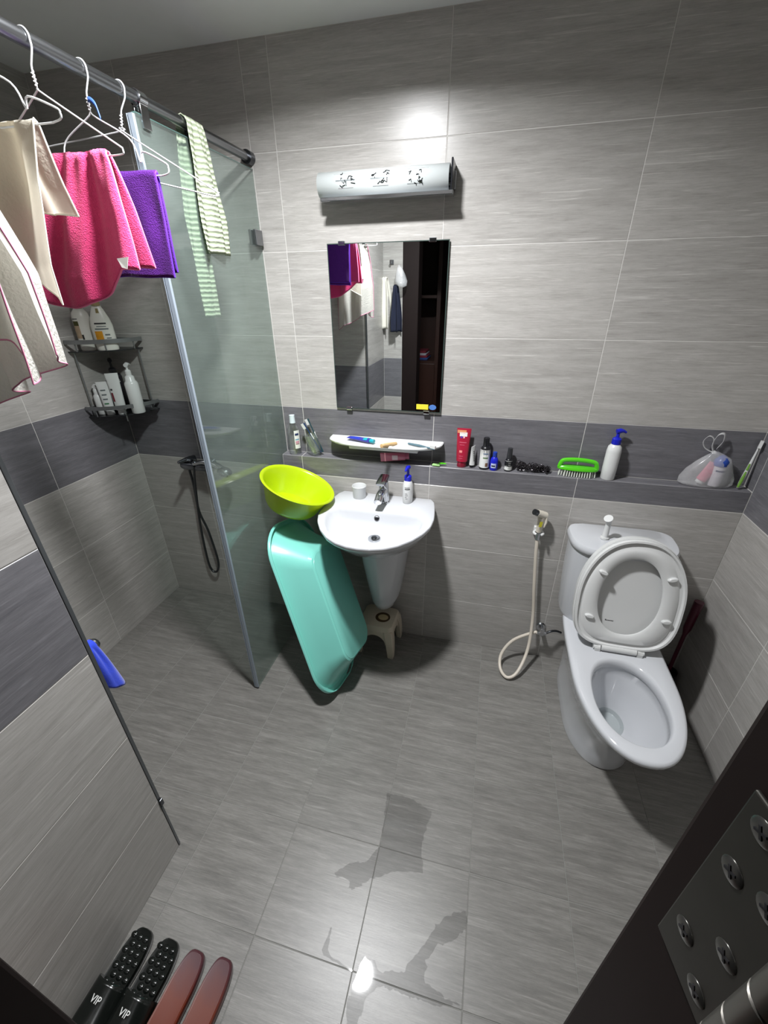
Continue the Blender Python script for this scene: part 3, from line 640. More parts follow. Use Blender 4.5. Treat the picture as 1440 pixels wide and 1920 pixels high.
bottle('wash_bottle', 'white bottle with a blue cap inside the plastic bag', (1.685, -.032, LZ+.006), [(.0001, 0), (.019, 0), (.02, .004), (.022, .06), (.02, .082), (.0001, .083)], mat('bag_item_white', '#d3cfd6', .4), [(.023, .08), (.025, .084), (.024, .10), (.016, .112), (.004, .12), (.0001, .12)], mat('bag_item_blue', '#2146a0', .3), [(.06, .066, 225, 320, mat('navy_print', '#27305e', .5))])
squeeze_tube('wash_tube', 'pink tube inside the plastic bag', Matrix.Translation((1.635, -.032, LZ+.012)) @ Matrix.Rotation(math.radians(22), 4, 'Y'), .075, .018, mat('bag_item_pink', '#d0788c', .4), PLASW, (), .012)
# leaning toothbrush in the corner
t = thing('toothbrush', 'green and white toothbrush leaning in the corner at the right end of the ledge', 'toothbrush', (1.768, -.036, LZ))
a, b = Vector((1.765, -.040, LZ+.006)), Vector((1.792, -.016, LZ+.185)); d = (b-a).normalized()
obj('handle', MB().tube([a, a+d*.02, a+d*.06, a+d*.10, a+d*.14, b], [.0045, .0065, .006, .0045, .003, .004], 10), PLASW, t, world=True)
obj('grip', MB().tube([a+Vector((-.003, -.004, .004)), a+d*.03+Vector((-.003, -.004, 0)), a+d*.065+Vector((-.002, -.003, 0))], [.004, .0055, .003], 10), mat('leaf_green_rubber', '#6f9e3e', .45), t, world=True)
obj('grip', MB().tube([a+d*.07+Vector((-.002, -.003, 0)), a+d*.095+Vector((-.002, -.002, 0))], [.004, .003], 10), MATS['leaf_green_rubber'], t, world=True)
obj('bristles', MB().loft([[b-d*(.026-dd)+Vector((-.4, -.9, 0)).normalized()*h+Vector((.9, -.4, 0)).normalized()*s_ for dd, s_ in ((0, -.005), (.026, -.005), (.026, .005), (0, .005))] for h in (.003, .013)]), PLASW, t, world=True, smooth=False)

# ------------------------------------------------------------------ toilet
TX = 1.404
def egg(hw, yb, yf, z, ym=-.50, n=64, cx=TX, sq=.42):
    out = []
    for j in range(n):
        a = 2*PI*j/n; c, s_ = math.cos(a), math.sin(a)
        if s_ < 0: out.append((cx+hw*math.copysign(abs(c)**.92, c), ym+(ym-yf)*s_, z))
        else: out.append((cx+hw*math.copysign(abs(c)**sq, c), ym+(yb-ym)*s_**sq, z))
    return out
t = thing('toilet', 'white close-coupled ceramic toilet with seat and lid raised', 'toilet', (TX, -.35, 0))
YB = BOXY-.006
rings = [egg(.128, YB-.02, -.605, .0005, -.40), egg(.130, YB-.02, -.61, .012, -.40), egg(.126, YB-.02, -.605, .05, -.40), egg(.128, YB-.02, -.62, .15, -.42), egg(.136, YB-.02, -.665, .23, -.45), egg(.152, YB-.015, -.735, .30, -.48), egg(.168, YB-.01, -.80, .35, -.5), egg(.1755, YB, -.832, .38), egg(.1765, YB, -.836, .392), egg(.174, YB, -.833, .401), egg(.166, YB-.008, -.824, .4045)]
rings += [egg(.125, -.418, -.783, .4045, -.61, sq=.8), egg(.120, -.424, -.777, .402, -.61, sq=.85), egg(.117, -.428, -.772, .392, -.61, sq=.9), egg(.116, -.43, -.77, .368, -.61, sq=.9), egg(.122, -.424, -.775, .362, -.61, sq=.9), egg(.116, -.43, -.765, .33, -.6, sq=1), egg(.10, -.44, -.735, .28, -.585, sq=1), egg(.075, -.45, -.67, .225, -.555, sq=1), egg(.052, -.46, -.60, .19, -.53, sq=1), egg(.042, -.465, -.565, .16, -.515, sq=1)]
obj('bowl', MB().loft(rings), CERAM, t, world=True, ang=62)
obj('water', MB().loft([egg(.048, -.462, -.585, .178, -.525, sq=1), egg(.048, -.462, -.585, .180, -.525, sq=1)]), film_mat('toilet_water', (.92, .935, .93), .02, (.6, .65, .65), .01, 1.0), t, world=True)
TKX = 1.390
def tankring(hw, dep, z, yb=YB): return [(TKX-hw*math.copysign(abs(math.cos(PI*i/28))**.55, math.cos(PI*i/28)), yb-.05-(dep-.05)*math.sin(PI*i/28)**.62, z) for i in range(29)] + [(TKX+hw-.05+.05*math.cos(PI/2*i/6), yb-.05+.05*math.sin(PI/2*i/6), z) for i in range(1, 7)] + [(TKX-hw+.05-.05*math.sin(PI/2*i/6), yb-.05+.05*math.cos(PI/2*i/6), z) for i in range(0, 6)]
tk = obj('tank', MB().loft([tankring(.168, .185, .405), tankring(.171, .19, .42), tankring(.182, .20, .60), tankring(.187, .205, .752)]), CERAM, t, world=True, ang=50)
obj('tank_lid', MB().loft([tankring(.191, .209, .754), tankring(.196, .215, .760), tankring(.197, .217, .778), tankring(.192, .212, .788), tankring(.17, .19, .791)]), CERAM, t, world=True, ang=50)
obj('flush_button', MB().lathe([(.0001, .7905), (.014, .7905), (.013, .794), (.0001, .795)], 20, Matrix.Translation((1.352, -.205, 0)), sy=.6), GUNMETAL, t, world=True)
sp = MB().tube([(1.318, -.178, .7915), (1.319, -.178, .798), (1.319, -.177, .80), (1.320, -.176, .855), (1.318, -.178, .872), (1.312, -.184, .884)], [.016, .016, .0115, .0095, .0105, .0165], 18)
tag(obj('white_spout', sp, PLASW), 'white flared plastic spout standing on the toilet tank lid', 'spout')
for z, x0, x1 in ((.70, -.125, -.09), (.675, -.13, -.105)):
    mb = MB(); pts = []
    for i in range(5):
        x = x0+(x1-x0)*i/4; cth = (abs(x)/.185)**(1/.55); th = math.acos(min(1, cth)); y = YB-.05-.1535*math.sin(th)**.62-.0006
        pts += [(TKX+x, y, z), (TKX+x, y, z+(.005 if z == .70 else .013))]
    mb.add(pts, [(2*i, 2*i+2, 2*i+3, 2*i+1) for i in range(4)]); obj('print', mb, INK, t, world=True)
# raised seat and lid
lean = math.radians(11)
Ms = Matrix(((1, 0, 0, TX+.006), (0, math.sin(lean), -math.cos(lean), -.372), (0, math.cos(lean), math.sin(lean), .418), (0, 0, 0, 1)))
Lseat = .452
def seg(hw, v0, v1, h, vc=.21, n=64, rb=.55):
    out = []
    for j in range(n):
        a = 2*PI*j/n; c, s_ = math.cos(a), math.sin(a)
        if s_ >= 0: out.append(Ms @ Vector((hw*math.copysign(abs(c)**.88, c), vc+(v1-vc)*s_, h)))
        else: out.append(Ms @ Vector((hw*math.copysign(abs(c)**rb, c), vc+(vc-v0)*math.copysign(abs(s_)**(rb+.05), s_), h)))
    return out
obj('lid', MB().loft([seg(.172, .016, Lseat-.01, -.034), seg(.185, .004, Lseat+.004, -.026), seg(.186, .002, Lseat+.006, -.004), seg(.183, .006, Lseat+.002, -.0025), seg(.174, .014, Lseat-.008, -.003), seg(.166, .024, Lseat-.02, -.019), seg(.14, .05, Lseat-.05, -.022)]), PLASW, t, world=True, ang=45)
st = obj('seat', MB().loft([seg(.107, .062, .378, .001, rb=.9), seg(.182, .006, Lseat, .001), seg(.184, .004, Lseat+.002, .008), seg(.181, .007, Lseat-.001, .017), seg(.174, .014, Lseat-.008, .0175), seg(.170, .018, Lseat-.012, .009), seg(.160, .026, Lseat-.026, .0085), seg(.152, .032, Lseat-.035, .015), seg(.128, .046, .405, .016, rb=.7), seg(.113, .056, .385, .013, rb=.9), seg(.107, .062, .378, .008, rb=.9), seg(.107, .062, .378, .001, rb=.9)], False, False), PLASW, t, world=True, ang=40)
for u, v, rr_ in ((-.128, .13, .2), (.133, .15, -.2), (-.11, .315, .5), (.118, .32, -.5)):
    Mb = Ms @ Matrix.Translation((u, v, .015)) @ Matrix.Rotation(rr_*-.7, 4, 'Z')
    obj('bumper', MB().loft([[Mb @ Vector((x*.017, y*.008, z)) for x, y in [(math.cos(2*PI*j/14), math.sin(2*PI*j/14)) for j in range(14)]] for z in (0, .008)] + [[Mb @ Vector((math.cos(2*PI*j/14)*.013, math.sin(2*PI*j/14)*.005, .011)) for j in range(14)]]), PLASW, st, M=Matrix.Translation((-TX, .35, 0)))
obj('hinge_bar', MB().tube([Ms @ Vector((x, .0, .012)) for x in (-.062, .062)], .0135, 16), PLASW, t, world=True)
for sx_ in (-1, 1):
    obj('hinge', MB().tube([Ms @ Vector((sx_*x, -.001, .011)) for x in (.066, .078, .09)], [.012, .0095, .0095], 14).box((TX+.006+sx_*.075, -.383, .412), (.02, .024, .016)), PLASW, t, world=True)
for k in range(6):
    Mk = Ms @ Matrix.Translation((-.058+.0052*k, .10, -.0212))
    obj('print', MB().add([Mk @ Vector(q) for q in ((0, 0, 0), (.0036, 0, 0), (.0036, .006 if k == 0 else .0035, 0), (0, .006 if k == 0 else .0035, 0))], [(0,1,2,3)]), INK, t, world=True)

# ------------------------------------------------------------------ bidet sprayer
CREAM = mat('cream_plastic', '#ddd6c8', .3, var=.02)
t = thing('bidet_sprayer', 'cream hand-held bidet sprayer with hose hung on the wall left of the toilet', 'sprayer', (1.09, BOXY, .5))
y0 = BOXY
hd = obj('spray_head', MB().tube([(1.085, y0-.036, .745), (1.085, y0-.04, .775), (1.086, y0-.043, .80), (1.085, y0-.045, .822)], [.011, .013, .014, .016], 16).tube([(1.099, y0-.037, .824), (1.085, y0-.046, .832), (1.062, y0-.062, .846)], [.0165, .0165, .0145], 16), CREAM, t, world=True)
obj('nozzle', MB().tube([(1.062, y0-.062, .846), (1.05, y0-.07, .853)], [.0135, .0125], 16), GUNMETAL, hd, M=Matrix.Translation((-1.09, -BOXY, -.5)))
obj('trigger', MB().tube([(1.103, y0-.046, .828), (1.106, y0-.05, .80), (1.101, y0-.05, .775)], [.006, .005, .003], 10), CREAM, t, world=True)
obj('sticker', MB().add([(1.078, y0-.0575, .778), (1.09, y0-.0575, .778), (1.092, y0-.060, .805), (1.080, y0-.060, .805)], [(0,1,2,3)]), mat('yellow_green_sticker', '#c9c233', .5), t, world=True, smooth=False)
obj('holder', MB().box((1.086, y0-.008, .735), (.036, .016, .04)).tube(arcpts((1.086, y0-.036, .738), .019, math.radians(-60), math.radians(240), 14, (1, 0, 0), (0, 1, 0)), .006, 8), PLASW, t, world=True, bevel=.002)
obj('connector', MB().tube([(1.086, y0-.036, .705), (1.086, y0-.036, .742)], .0095, 14), CHROME, t, world=True)
obj('hose', MB().tube(bez([(1.086, y0-.036, .706), (1.093, y0-.038, .62), (1.112, y0-.04, .45), (1.132, y0-.045, .28), (1.130, y0-.09, .12), (1.09, y0-.17, .04), (1.045, y0-.195, .017), (1.012, y0-.15, .02), (1.012, y0-.095, .06), (1.06, y0-.06, .13), (1.145, y0-.05, .19), (1.165, y0-.05, .195)], 9), .0075, 12), HOSE, t, world=True)
t = thing('angle_valve', 'chrome angle stop valve low on the wall feeding toilet and sprayer', 'valve', (1.185, BOXY, .2))
obj('flange', MB().tube([(1.185, y0-.001, .195), (1.185, y0-.008, .195)], [.024, .02], 20), CHROME, t, world=True)
obj('valve_body', MB().tube([(1.185, y0-.008, .195), (1.185, y0-.058, .195)], .0105, 14).tube([(1.163, y0-.05, .195), (1.205, y0-.05, .197)], .009, 14), CHROME, t, world=True)
obj('valve_handle', MB().box((1.185, y0-.058, .216), (.02, .01, .024)), CHROME, t, world=True, bevel=.003)
obj('supply_pipe', MB().tube(bez([(1.2, y0-.05, .197), (1.225, y0-.045, .212), (1.25, y0-.035, .21), (1.275, y0-.03, .20)], 6), .0055, 10), GUNMETAL, t, world=True)
# toilet brush in the corner
t = thing('toilet_brush', 'dark red toilet brush standing in the shadow right of the toilet', 'toilet brush', (1.752, -.125, 0))
DKRED = mat('dark_red_plastic', '#4a0c24', .3)
obj('holder', MB().lathe([(.0001, .0005), (.042, .0005), (.044, .01), (.036, .11), (.033, .11), (.04, .012), (.0001, .012)], 24), BLACK, t)
obj('handle', MB().tube([(0, 0, .02), (0, 0, .33), (.005, .008, .36), (.012, .016, .50)], [.008, .008, .016, .018], 14), DKRED, t)

# ------------------------------------------------------------------ baby bath tub leaning on its end
Lb = Vector((-.385, .27, .883)).normalized(); Db = Vector((.9212, .0245, .3882)); Db = (Db-Lb*Db.dot(Lb)).normalized(); Wb = Lb.cross(Db).normalized()
Mtub = Matrix((Lb, Wb, Db)).transposed().to_4x4(); Mtub.translation = Vector((.270, -.452, .022))
t = thing('baby_bath', 'teal plastic baby bath standing on end beside the wash basin', 'bath tub', M=Mtub)
def rrect(l0, l1, hw, rad, d, n=10):
    out = []
    for cx, cy, a0 in ((l1-rad, hw-rad, 0), (l0+rad, hw-rad, 90), (l0+rad, -hw+rad, 180), (l1-rad, -hw+rad, 270)):
        for i in range(n+1):
            a = math.radians(a0+90*i/n); out.append((cx+rad*math.cos(a), cy+rad*math.sin(a), d))
    return out
TH = .79
tb = obj('shell', MB().loft([rrect(-.012, TH+.012, .197, .15, .016), rrect(-.014, TH+.014, .199, .15, .004), rrect(-.010, TH+.010, .195, .148, .0), rrect(.006, TH-.006, .182, .14, .0), rrect(.014, TH-.014, .175, .135, .008), rrect(.065, TH-.075, .157, .115, .07), rrect(.115, TH-.135, .141, .075, .132), rrect(.125, TH-.147, .136, .066, .148), rrect(.137, TH-.16, .127, .06, .154)], False, True), TEAL, t, solid=.004, ang=38)
obj('base_rim', MB().tube(rrect(.135, TH-.158, .130, .062, .1535, 6), .0022, 6, closed=True), TEAL, t)

# lime basin balanced on tub and wash basin
nb = Vector((.40, .10, 1)).normalized(); q_ = Vector((0, 0, 1)).rotation_difference(nb).to_matrix().to_4x4()
Mbowl = Matrix.Translation(Vector((.056, -.239, .928)) - nb*.118) @ q_
t = thing('plastic_basin', 'lime yellow round plastic basin tilted on top of the teal bath', 'basin', M=Mbowl)
obj('bowl', MB().lathe([(.0001, 0), (.098, 0), (.108, .004), (.118, .02), (.142, .085), (.152, .11), (.160, .112), (.165, .117), (.162, .121), (.153, .119), (.148, .112), (.137, .085), (.113, .022), (.104, .008), (.0001, .006)], 56), LIME, t, ang=50)
o = tag(obj('bottle_cap', MB().lathe([(.0001, 0), (.011, 0), (.012, .008), (.0001, .009)], 16), BLACK, M=Mbowl @ Matrix.Translation((.03, -.085, .0075))), 'small black cap lying in the lime basin', 'cap')
o = tag(obj('plastic_wrapper', MB().loft([[(x*(1+.2*math.sin(k*3+x*90)), y, .001+.012*k+.004*math.sin(x*200+k)) for x, y in ((-.018, -.012), (-.002, -.016), (.017, -.011), (.018, .008), (.0, .013), (-.016, .01))] for k in (0, 1)]), CLEAR, M=Mbowl @ Matrix.Translation((.062, -.075, .0075))), 'crumpled clear wrapper lying in the lime basin', 'wrapper')

# ------------------------------------------------------------------ stool
t = thing('stool', 'low beige plastic stool with an animal sticker under the wash basin', 'stool', (.388, -.166, 0), (0, 0, math.radians(-3)))
STL = mat('beige_plastic', '#c6bba9', .4, var=.05)
def rr2(hx, hy, r, z, n=5):
    out = []
    for cx, cy, a0 in ((hx-r, hy-r, 0), (-hx+r, hy-r, 90), (-hx+r, -hy+r, 180), (hx-r, -hy+r, 270)):
        for i in range(n+1):
            a = math.radians(a0+90*i/n); out.append((cx+r*math.cos(a), cy+r*math.sin(a), z))
    return out
obj('seat', MB().loft([rr2(.090, .083, .022, .160), rr2(.088, .081, .022, .182), rr2(.083, .076, .02, .189), rr2(.07, .062, .02, .190)]), STL, t)
for sx_ in (-1, 1):
    for sy_ in (-1, 1):
        obj('leg', MB().loft([[(sx_*(cx+dx), sy_*(cy+dy), z) for dx, dy in ((-h, -h*.35), (-h*.35, -h), (h, -h), (h, h), (-h, h))] for cx, cy, h, z in ((.085, .078, .015, .0005), (.083, .076, .018, .05), (.076, .069, .021, .12), (.068, .061, .023, .165))]), STL, t, bevel=.004)
for ax, L_, off_ in ((0, .075, .078), (0, .075, -.078), (1, .068, .085), (1, .068, -.085)):
    pr = [(-L_, .165)] + [(-L_*.74*math.cos(PI*i/12), .075+.058*math.sin(PI*i/12)) for i in range(13)] + [(L_, .165)]
    ring_ = lambda o_: [((a, o_, b) if ax == 0 else (o_, a, b)) for a, b in pr]
    obj('apron', MB().loft([ring_(off_-.003), ring_(off_+.003)]), STL, t, smooth=False)
# animal-ish sticker: brown ring, cream patch
obj('sticker', MB().lathe([(.0001, .1903), (.038, .1903), (.038, .1907), (.0001, .1907)], 28, Matrix.Translation((.022, -.006, 0)), sy=.95), mat('brown_decal', '#4a3622', .5, var=.4, vscale=60), t)
obj('sticker', MB().lathe([(.0001, .1907), (.026, .1907), (.026, .1910), (.0001, .1910)], 24, Matrix.Translation((.024, -.006, 0)), sy=.8), mat('cream_decal', '#c2b089', .5, var=.15, vscale=60), t)

# ------------------------------------------------------------------ bottles in the corner rack
LO, UP = 1.1595, 1.4425
pump_bottle('pump_bottle', 'white pump bottle with green print on the lower rack tier, rightmost', (-.805, -.10, LO), [(.0001, 0), (.027, 0), (.029, .004), (.029, .135), (.025, .143), (.021, .147), (.0195, .165), (.012, .172)], PLASW, PLASW, .0125, 1.0, math.radians(-65), [(.05+.014*k, .056+.014*k, 215, 262, INKG if k < 4 else INK) for k in range(6)], headlen=.045, headh=.018)
pump_bottle('pump_bottle', 'black pump bottle with white lettering at the back of the lower rack tier', (-.93, -.06, LO), [(.0001, 0), (.03, 0), (.032, .004), (.032, .155), (.028, .165), (.014, .172)], BLACK, mat('black_bottle', '#1a1720', .3), .015, 1.0, math.radians(-45), [], headlen=.045, headh=.03)
t = bpy.data.objects[[o.name for o in bpy.data.objects if o.name.startswith('pump_bottle')][-1]]
text('lettering', 'OLAS', .017, LABELW, t, Matrix.Rotation(math.radians(88), 4, 'Z') @ Matrix.Translation((0, -.0328, .138)) @ Matrix.Rotation(PI/2, 4, 'X'))
squeeze_tube('face_wash_tube', 'white tube with a dark red print in the middle of the lower rack tier', Matrix.Translation((-.862, -.140, LO)) @ Matrix.Rotation(math.radians(40), 4, 'Z'), .165, .021, PLASW, PLASW, [(.06, .10, 205, 235, mat('maroon_print', '#7a2030', .5)), (.11, .118, 215, 240, INK)], .02)
squeeze_tube('scrub_tube', 'white tube with grey print on the lower rack tier, second from the left wall', Matrix.Translation((-.905, -.163, LO)) @ Matrix.Rotation(math.radians(40), 4, 'Z'), .13, .02, PLASW, PLASW, [(.05+.02*k, .056+.02*k, 235, 285, mat('print_grey', '#62696c', .5) if k else INKG) for k in range(4)], .02)
pump_bottle('pump_bottle', 'small white spray bottle at the left end of the lower rack tier', (-.950, -.165, LO), [(.0001, 0), (.016, 0), (.018, .003), (.018, .085), (.013, .092), (.0105, .095)], PLASW, PLASW, .0115, 1.0, math.radians(-60), [], headlen=.02, headh=.006)
def flat_bottle(name, label, loc, rotz, prof, m, prints, sy=.55):
    t = thing(name, label, 'bottle', loc, (0, 0, rotz))
    obj('body', MB().lathe(prof, 32, sy=sy), m, t, ang=50)
    def rad(z):
        for (r0, y0), (r1, y1) in zip(prof, prof[1:]):
            if y0 <= z <= y1 and y1 > y0: return r0+(r1-r0)*(z-y0)/(y1-y0)
        return prof[1][0]
    for z0, z1, a0, a1, pm in prints: obj('print', patch(rad, z0, z1, math.radians(a0), math.radians(a1), sy=sy), pm, t)
    obj('cap', MB().lathe([(.016, prof[-1][1]-.004), (.017, prof[-1][1]), (.0155, prof[-1][1]+.03), (.0001, prof[-1][1]+.032)], 20), mat('gold_cap', '#a8946a', .35), t)
    return t
PEARL = mat('pearl_plastic', '#e4e2da', .3, var=.03)
flat_bottle('body_wash_bottle', 'white body wash bottle with an orange flower print on the upper rack tier', (-.848, -.125, UP), math.radians(38), [(.0001, 0), (.040, 0), (.043, .004), (.042, .10), (.037, .125), (.024, .16), (.017, .175), (.0155, .18)], PEARL,
            [(.148, .166, 258, 282, mat('bronze_print', '#8a7a4a', .5)), (.105, .111, 235, 300, INK), (.095, .098, 245, 295, mat('print_grey', '#62696c', .5)), (.084, .089, 232, 305, MATS['print_grey']), (.043, .078, 225, 268, mat('orange_flower', '#d9941c', .5, var=.3, vscale=80)), (.06, .066, 278, 305, MATS['print_grey']), (.048, .052, 282, 308, MATS['print_grey'])])
flat_bottle('shampoo_bottle', 'white and brown shampoo bottle at the left of the upper rack tier', (-.925, -.145, UP), math.radians(52), [(.0001, 0), (.032, 0), (.034, .004), (.034, .13), (.030, .15), (.018, .165), (.0155, .17)], PEARL,
            [(.05, .10, 190, 240, mat('beige_picture', '#b09a80', .5, var=.2, vscale=60)), (.10, .118, 195, 240, mat('olive_print', '#4c4a20', .5)), (.125, .128, 195, 240, INK), (.045, .065, 240, 252, INK)], sy=.7)
tag(obj('soap_bar', MB().loft([rr2(.02, .012, .008, z) if z not in (0, .012) else rr2(.017, .009, .007, z) for z in (0, .003, .009, .012)]), mat('dark_soap', '#2b2c2e', .4), loc=(-.765, -.045, LO), rot=(0, 0, .3)), 'small dark soap bar at the right end of the lower rack tier', 'soap')

# ------------------------------------------------------------------ hangers and laundry on the rail
WIRE = mat('white_coated_wire', '#dfe1e2', .3, var=.03)
def hanger(label, y, hw, dh, yaw=0, tilt=0, notch=False, drop=.0, blue=False, bar=True):
    M = Matrix.Translation((RODX, y, RODZ)) @ Matrix.Rotation(yaw, 4, 'Z') @ Matrix.Rotation(tilt, 4, 'Y')
    t = thing('clothes_hanger', label, 'hanger', M=M, group='wire hangers on the shower rail')
    R = .0155
    hook = [Vector((R*math.cos(a), 0, R*math.sin(a))) for a in [math.radians(205-215*i/16) for i in range(17)]]
    hook += [Vector((.0145, 0, -.014)), Vector((.006, 0, -.03)), Vector((.001, 0, -.042)), Vector((0, 0, -.068))]
    obj('hook', MB().tube(bez(hook, 3), .0017, 8), WIRE, t)
    za = -.070
    obj('twist', MB().tube([(.0022*math.cos(k*1.3), .0022*math.sin(k*1.3), -.045-.0012*k) for k in range(20)], .0014, 6), WIRE, t)
    zb = za-dh
    for sx_ in (-1, 1):
        if notch:
            pts = [(0, 0, za), (sx_*.012, 0, za-.010), (sx_*hw*.50, 0, za-dh*.42), (sx_*hw*.60, 0, za-dh*.78), (sx_*hw*.66, 0, za-dh*.62), (sx_*hw*.96, 0, za-dh*.80), (sx_*hw, 0, za-dh*.88), (sx_*hw*.985, 0, zb+.004), (sx_*(hw-.02), 0, zb)]
        else:
            pts = [(0, 0, za), (sx_*.012, 0, za-.010), (sx_*hw*.92, 0, za-dh*.84), (sx_*hw*.985, 0, za-dh*.90), (sx_*hw, 0, za-dh*.95), (sx_*hw*.985, 0, zb+.001), (sx_*(hw-.02), 0, zb)]
        obj('arm', MB().tube(bez(pts, 5), .0016, 8), WIRE, t)
    obj('bar', MB().tube([(-hw+.02, 0, zb), (0, 0, zb-.001), (hw-.02, 0, zb)], .0016, 8), WIRE, t)
    if blue:
        obj('blue_tie', ribbon([(.002, -.002, -.05), (.012, -.004, -.052), (.022, -.005, -.062), (.028, -.006, -.085)], (.0, .001, .005)), mat('blue_ribbon', '#3d62b0', .5), t, solid=.0008)
    return t, M, zb
YS = dict(H4=-1.10, H0=-.965, H1=-.83, H2=-.705, H3=-.60)
h4 = hanger('white wire hanger nearest the camera under the pink-edged muslin cloth', -1.115, .17, .11, .05)
h0 = hanger('notched white wire hanger carrying the plain cream cloth', -.965, .16, .095, .06, notch=True)
h1 = hanger('white wire hanger carrying the pink towel', -.83, .16, .11, .03)
h2 = hanger('notched white wire hanger with a blue tie carrying the purple towel', -.705, .17, .115, .03, .03, notch=True, blue=True)
h3 = hanger('empty white wire hanger tilted to the right on the rail', -.60, .262, .092, 0, math.radians(13))

def cloth(name, label, cat, M, wt, wb, lf, lb, amp, nf, m, trim=None, ph=0, shift=0, nu=56, nv=64, r=.004, th=.0035, gap=.012, wr=.0015, seed=1, wbb=None, sb=None):
    """sheet folded over a bar along local X; front side is local -Y"""
    fl_ = lf if callable(lf) else (lambda u: lf); bl_ = lb if callable(lb) else (lambda u: lb)
    ca = PI*r/2
    def P(a, b):
        u = a-.5; LF, LB = fl_(u), bl_(u)
        s_ = -LB-ca + b*(LF+LB+2*ca)
        side = 1 if s_ > 0 else -1; dr = max(0, abs(s_)-ca); LL = LF if side > 0 else LB
        f = dr/max(LL, 1e-4); ff = min(1, dr/.22)
        wd = wt+((wb if side > 0 or wbb is None else wbb)-wt)*ff**.8
        x = u*wd + (shift if side > 0 else (shift if sb is None else sb))*ff
        fold = amp*min(1, (dr+.03)/.12)*math.sin(2*PI*nf*u+ph+(0 if side > 0 else 1.1)) + .25*amp*math.sin(2*PI*nf*2.3*u+ph*2+dr*9)
        nn = noise.noise((u*5+seed, dr*9, side*3.0))*wr*3
        if abs(s_) <= ca:
            an = s_/r; y = -math.sin(an)*r; z = math.cos(an)*r
            y += -fold*.25*side
        else:
            y = -side*(r+gap*ff) - fold - nn; z = -dr
        z += noise.noise((u*4+seed*2, 0, 0))*.004
        return (x, y, z)
    mb = MB().grid(P, nu, nv)
    t = thing(name, label, cat, M=M)
    obj('fabric', mb, m, t, solid=th, ang=80)
    if trim:
        edge = [P(i/nu, 1) for i in range(nu+1)]; e2 = [P(1, j/nv) for j in range(nv+1)]; e3 = [P(0, j/nv) for j in range(nv+1)]; e4 = [P(i/nu, 0) for i in range(nu+1)]
        for e_ in (edge, e2, e3, e4): obj('hem', MB().tube(e_, .0022 if th > .005 else .0015, 6), trim, t)
    return t
def over(h, dx=0): return h[1] @ Matrix.Translation((dx, 0, h[2]+.004))
TERP = mat('pink_terry', '#dc3c78', .95, sheen=.2, var=.10, vscale=60, bump=(420, .9, .004))
TERV = mat('purple_terry', '#4c0874', .95, sheen=.0, var=.12, vscale=60, bump=(420, .9, .004))
MUSL = mat('white_muslin', '#d6d4cd', .9, sheen=.1, var=.04, bump=(170, .6, .006))
MUSC = mat('cream_cotton', '#c9c3b4', .9, sheen=.1, var=.06, bump=(140, .45, .004))
sheer(MUSL, .5); sheer(MUSC, .45)
PKHEM = mat('pink_hem', '#b8708c', .8); PKEDGE = mat('pink_towel_hem', '#f07aa6', .8); PUEDGE = mat('purple_towel_hem', '#5a25aa', .8); CRHEM = mat('cream_hem', '#ece8dc', .8)
cloth('hand_towel', 'purple terry towel folded over a hanger behind the pink one', 'towel', over(h2, .037), .20, .205, .207, .195, .003, 1.5, TERV, PUEDGE, ph=.6, th=.006, gap=.006, seed=3)
tp = cloth('hand_towel', 'pink terry towel with a white tag on a hanger', 'towel', over(h1, .045), .155, .30, lambda u: .205+.075*max(0, 1-((u+.18)/.55)**2)+.0*u, .20, .010, 2.3, TERP, PKEDGE, ph=2.0, shift=-.045, th=.006, gap=.02, seed=5)
obj('care_tag', MB().add([(.075, -.047, -.185), (.105, -.049, -.183), (.098, -.052, -.205), (.085, -.051, -.202)], [(0,1,2,3)]), LABELW, tp, solid=.001, smooth=False)
cloth('muslin_cloth', 'cream cotton cloth with a pointed corner on a hanger left of the pink towel', 'cloth', over(h0, -.035), .28, .29, lambda u: .15+.135*max(0, (u+.5))**1.3, lambda u: .12+.03*u, .016, 2.0, MUSC, CRHEM, ph=1.2, shift=-.02, sb=.025, gap=.03, seed=8, th=0)
cloth('muslin_cloth', 'white muslin cloth with pink edging hanging nearest the camera at the left edge', 'cloth', over(h4, -.03), .27, .25, lambda u: .34+.03*math.sin(u*14+1.0)+.05*u, lambda u: .41-.12*u, .034, 2.0, MUSL, PKHEM, ph=.3, shift=.03, gap=.03, seed=12, th=0, sb=.05)
GREENW = bpy.data.materials.new('green_waffle'); GREENW.use_nodes = True
nt = GREENW.node_tree; b_ = nt.nodes['Principled BSDF']; b_.inputs['Roughness'].default_value = .9
tc = nt.nodes.new('ShaderNodeTexCoord'); wv = nt.nodes.new('ShaderNodeTexWave'); wv.wave_type = 'BANDS'; wv.bands_direction = 'Z'; wv.inputs['Scale'].default_value = 22; wv.inputs['Distortion'].default_value = 1.2; wv.inputs['Detail'].default_value = 2; wv.inputs['Detail Scale'].default_value = 3
rp = nt.nodes.new('ShaderNodeValToRGB'); rp.color_ramp.elements[0].color = (*lin('#8f9a80'), 1); rp.color_ramp.elements[1].color = (*lin('#c6ccb4'), 1); rp.color_ramp.elements[0].position = .25; rp.color_ramp.elements[1].position = .55
nt.links.new(tc.outputs['Object'], wv.inputs['Vector']); nt.links.new(wv.outputs['Fac'], rp.inputs[0]); nt.links.new(rp.outputs[0], b_.inputs['Base Color'])
bp = nt.nodes.new('ShaderNodeBump'); bp.inputs['Strength'].default_value = .8; bp.inputs['Distance'].default_value = .004; nt.links.new(wv.outputs['Fac'], bp.inputs['Height']); nt.links.new(bp.outputs[0], b_.inputs['Normal'])
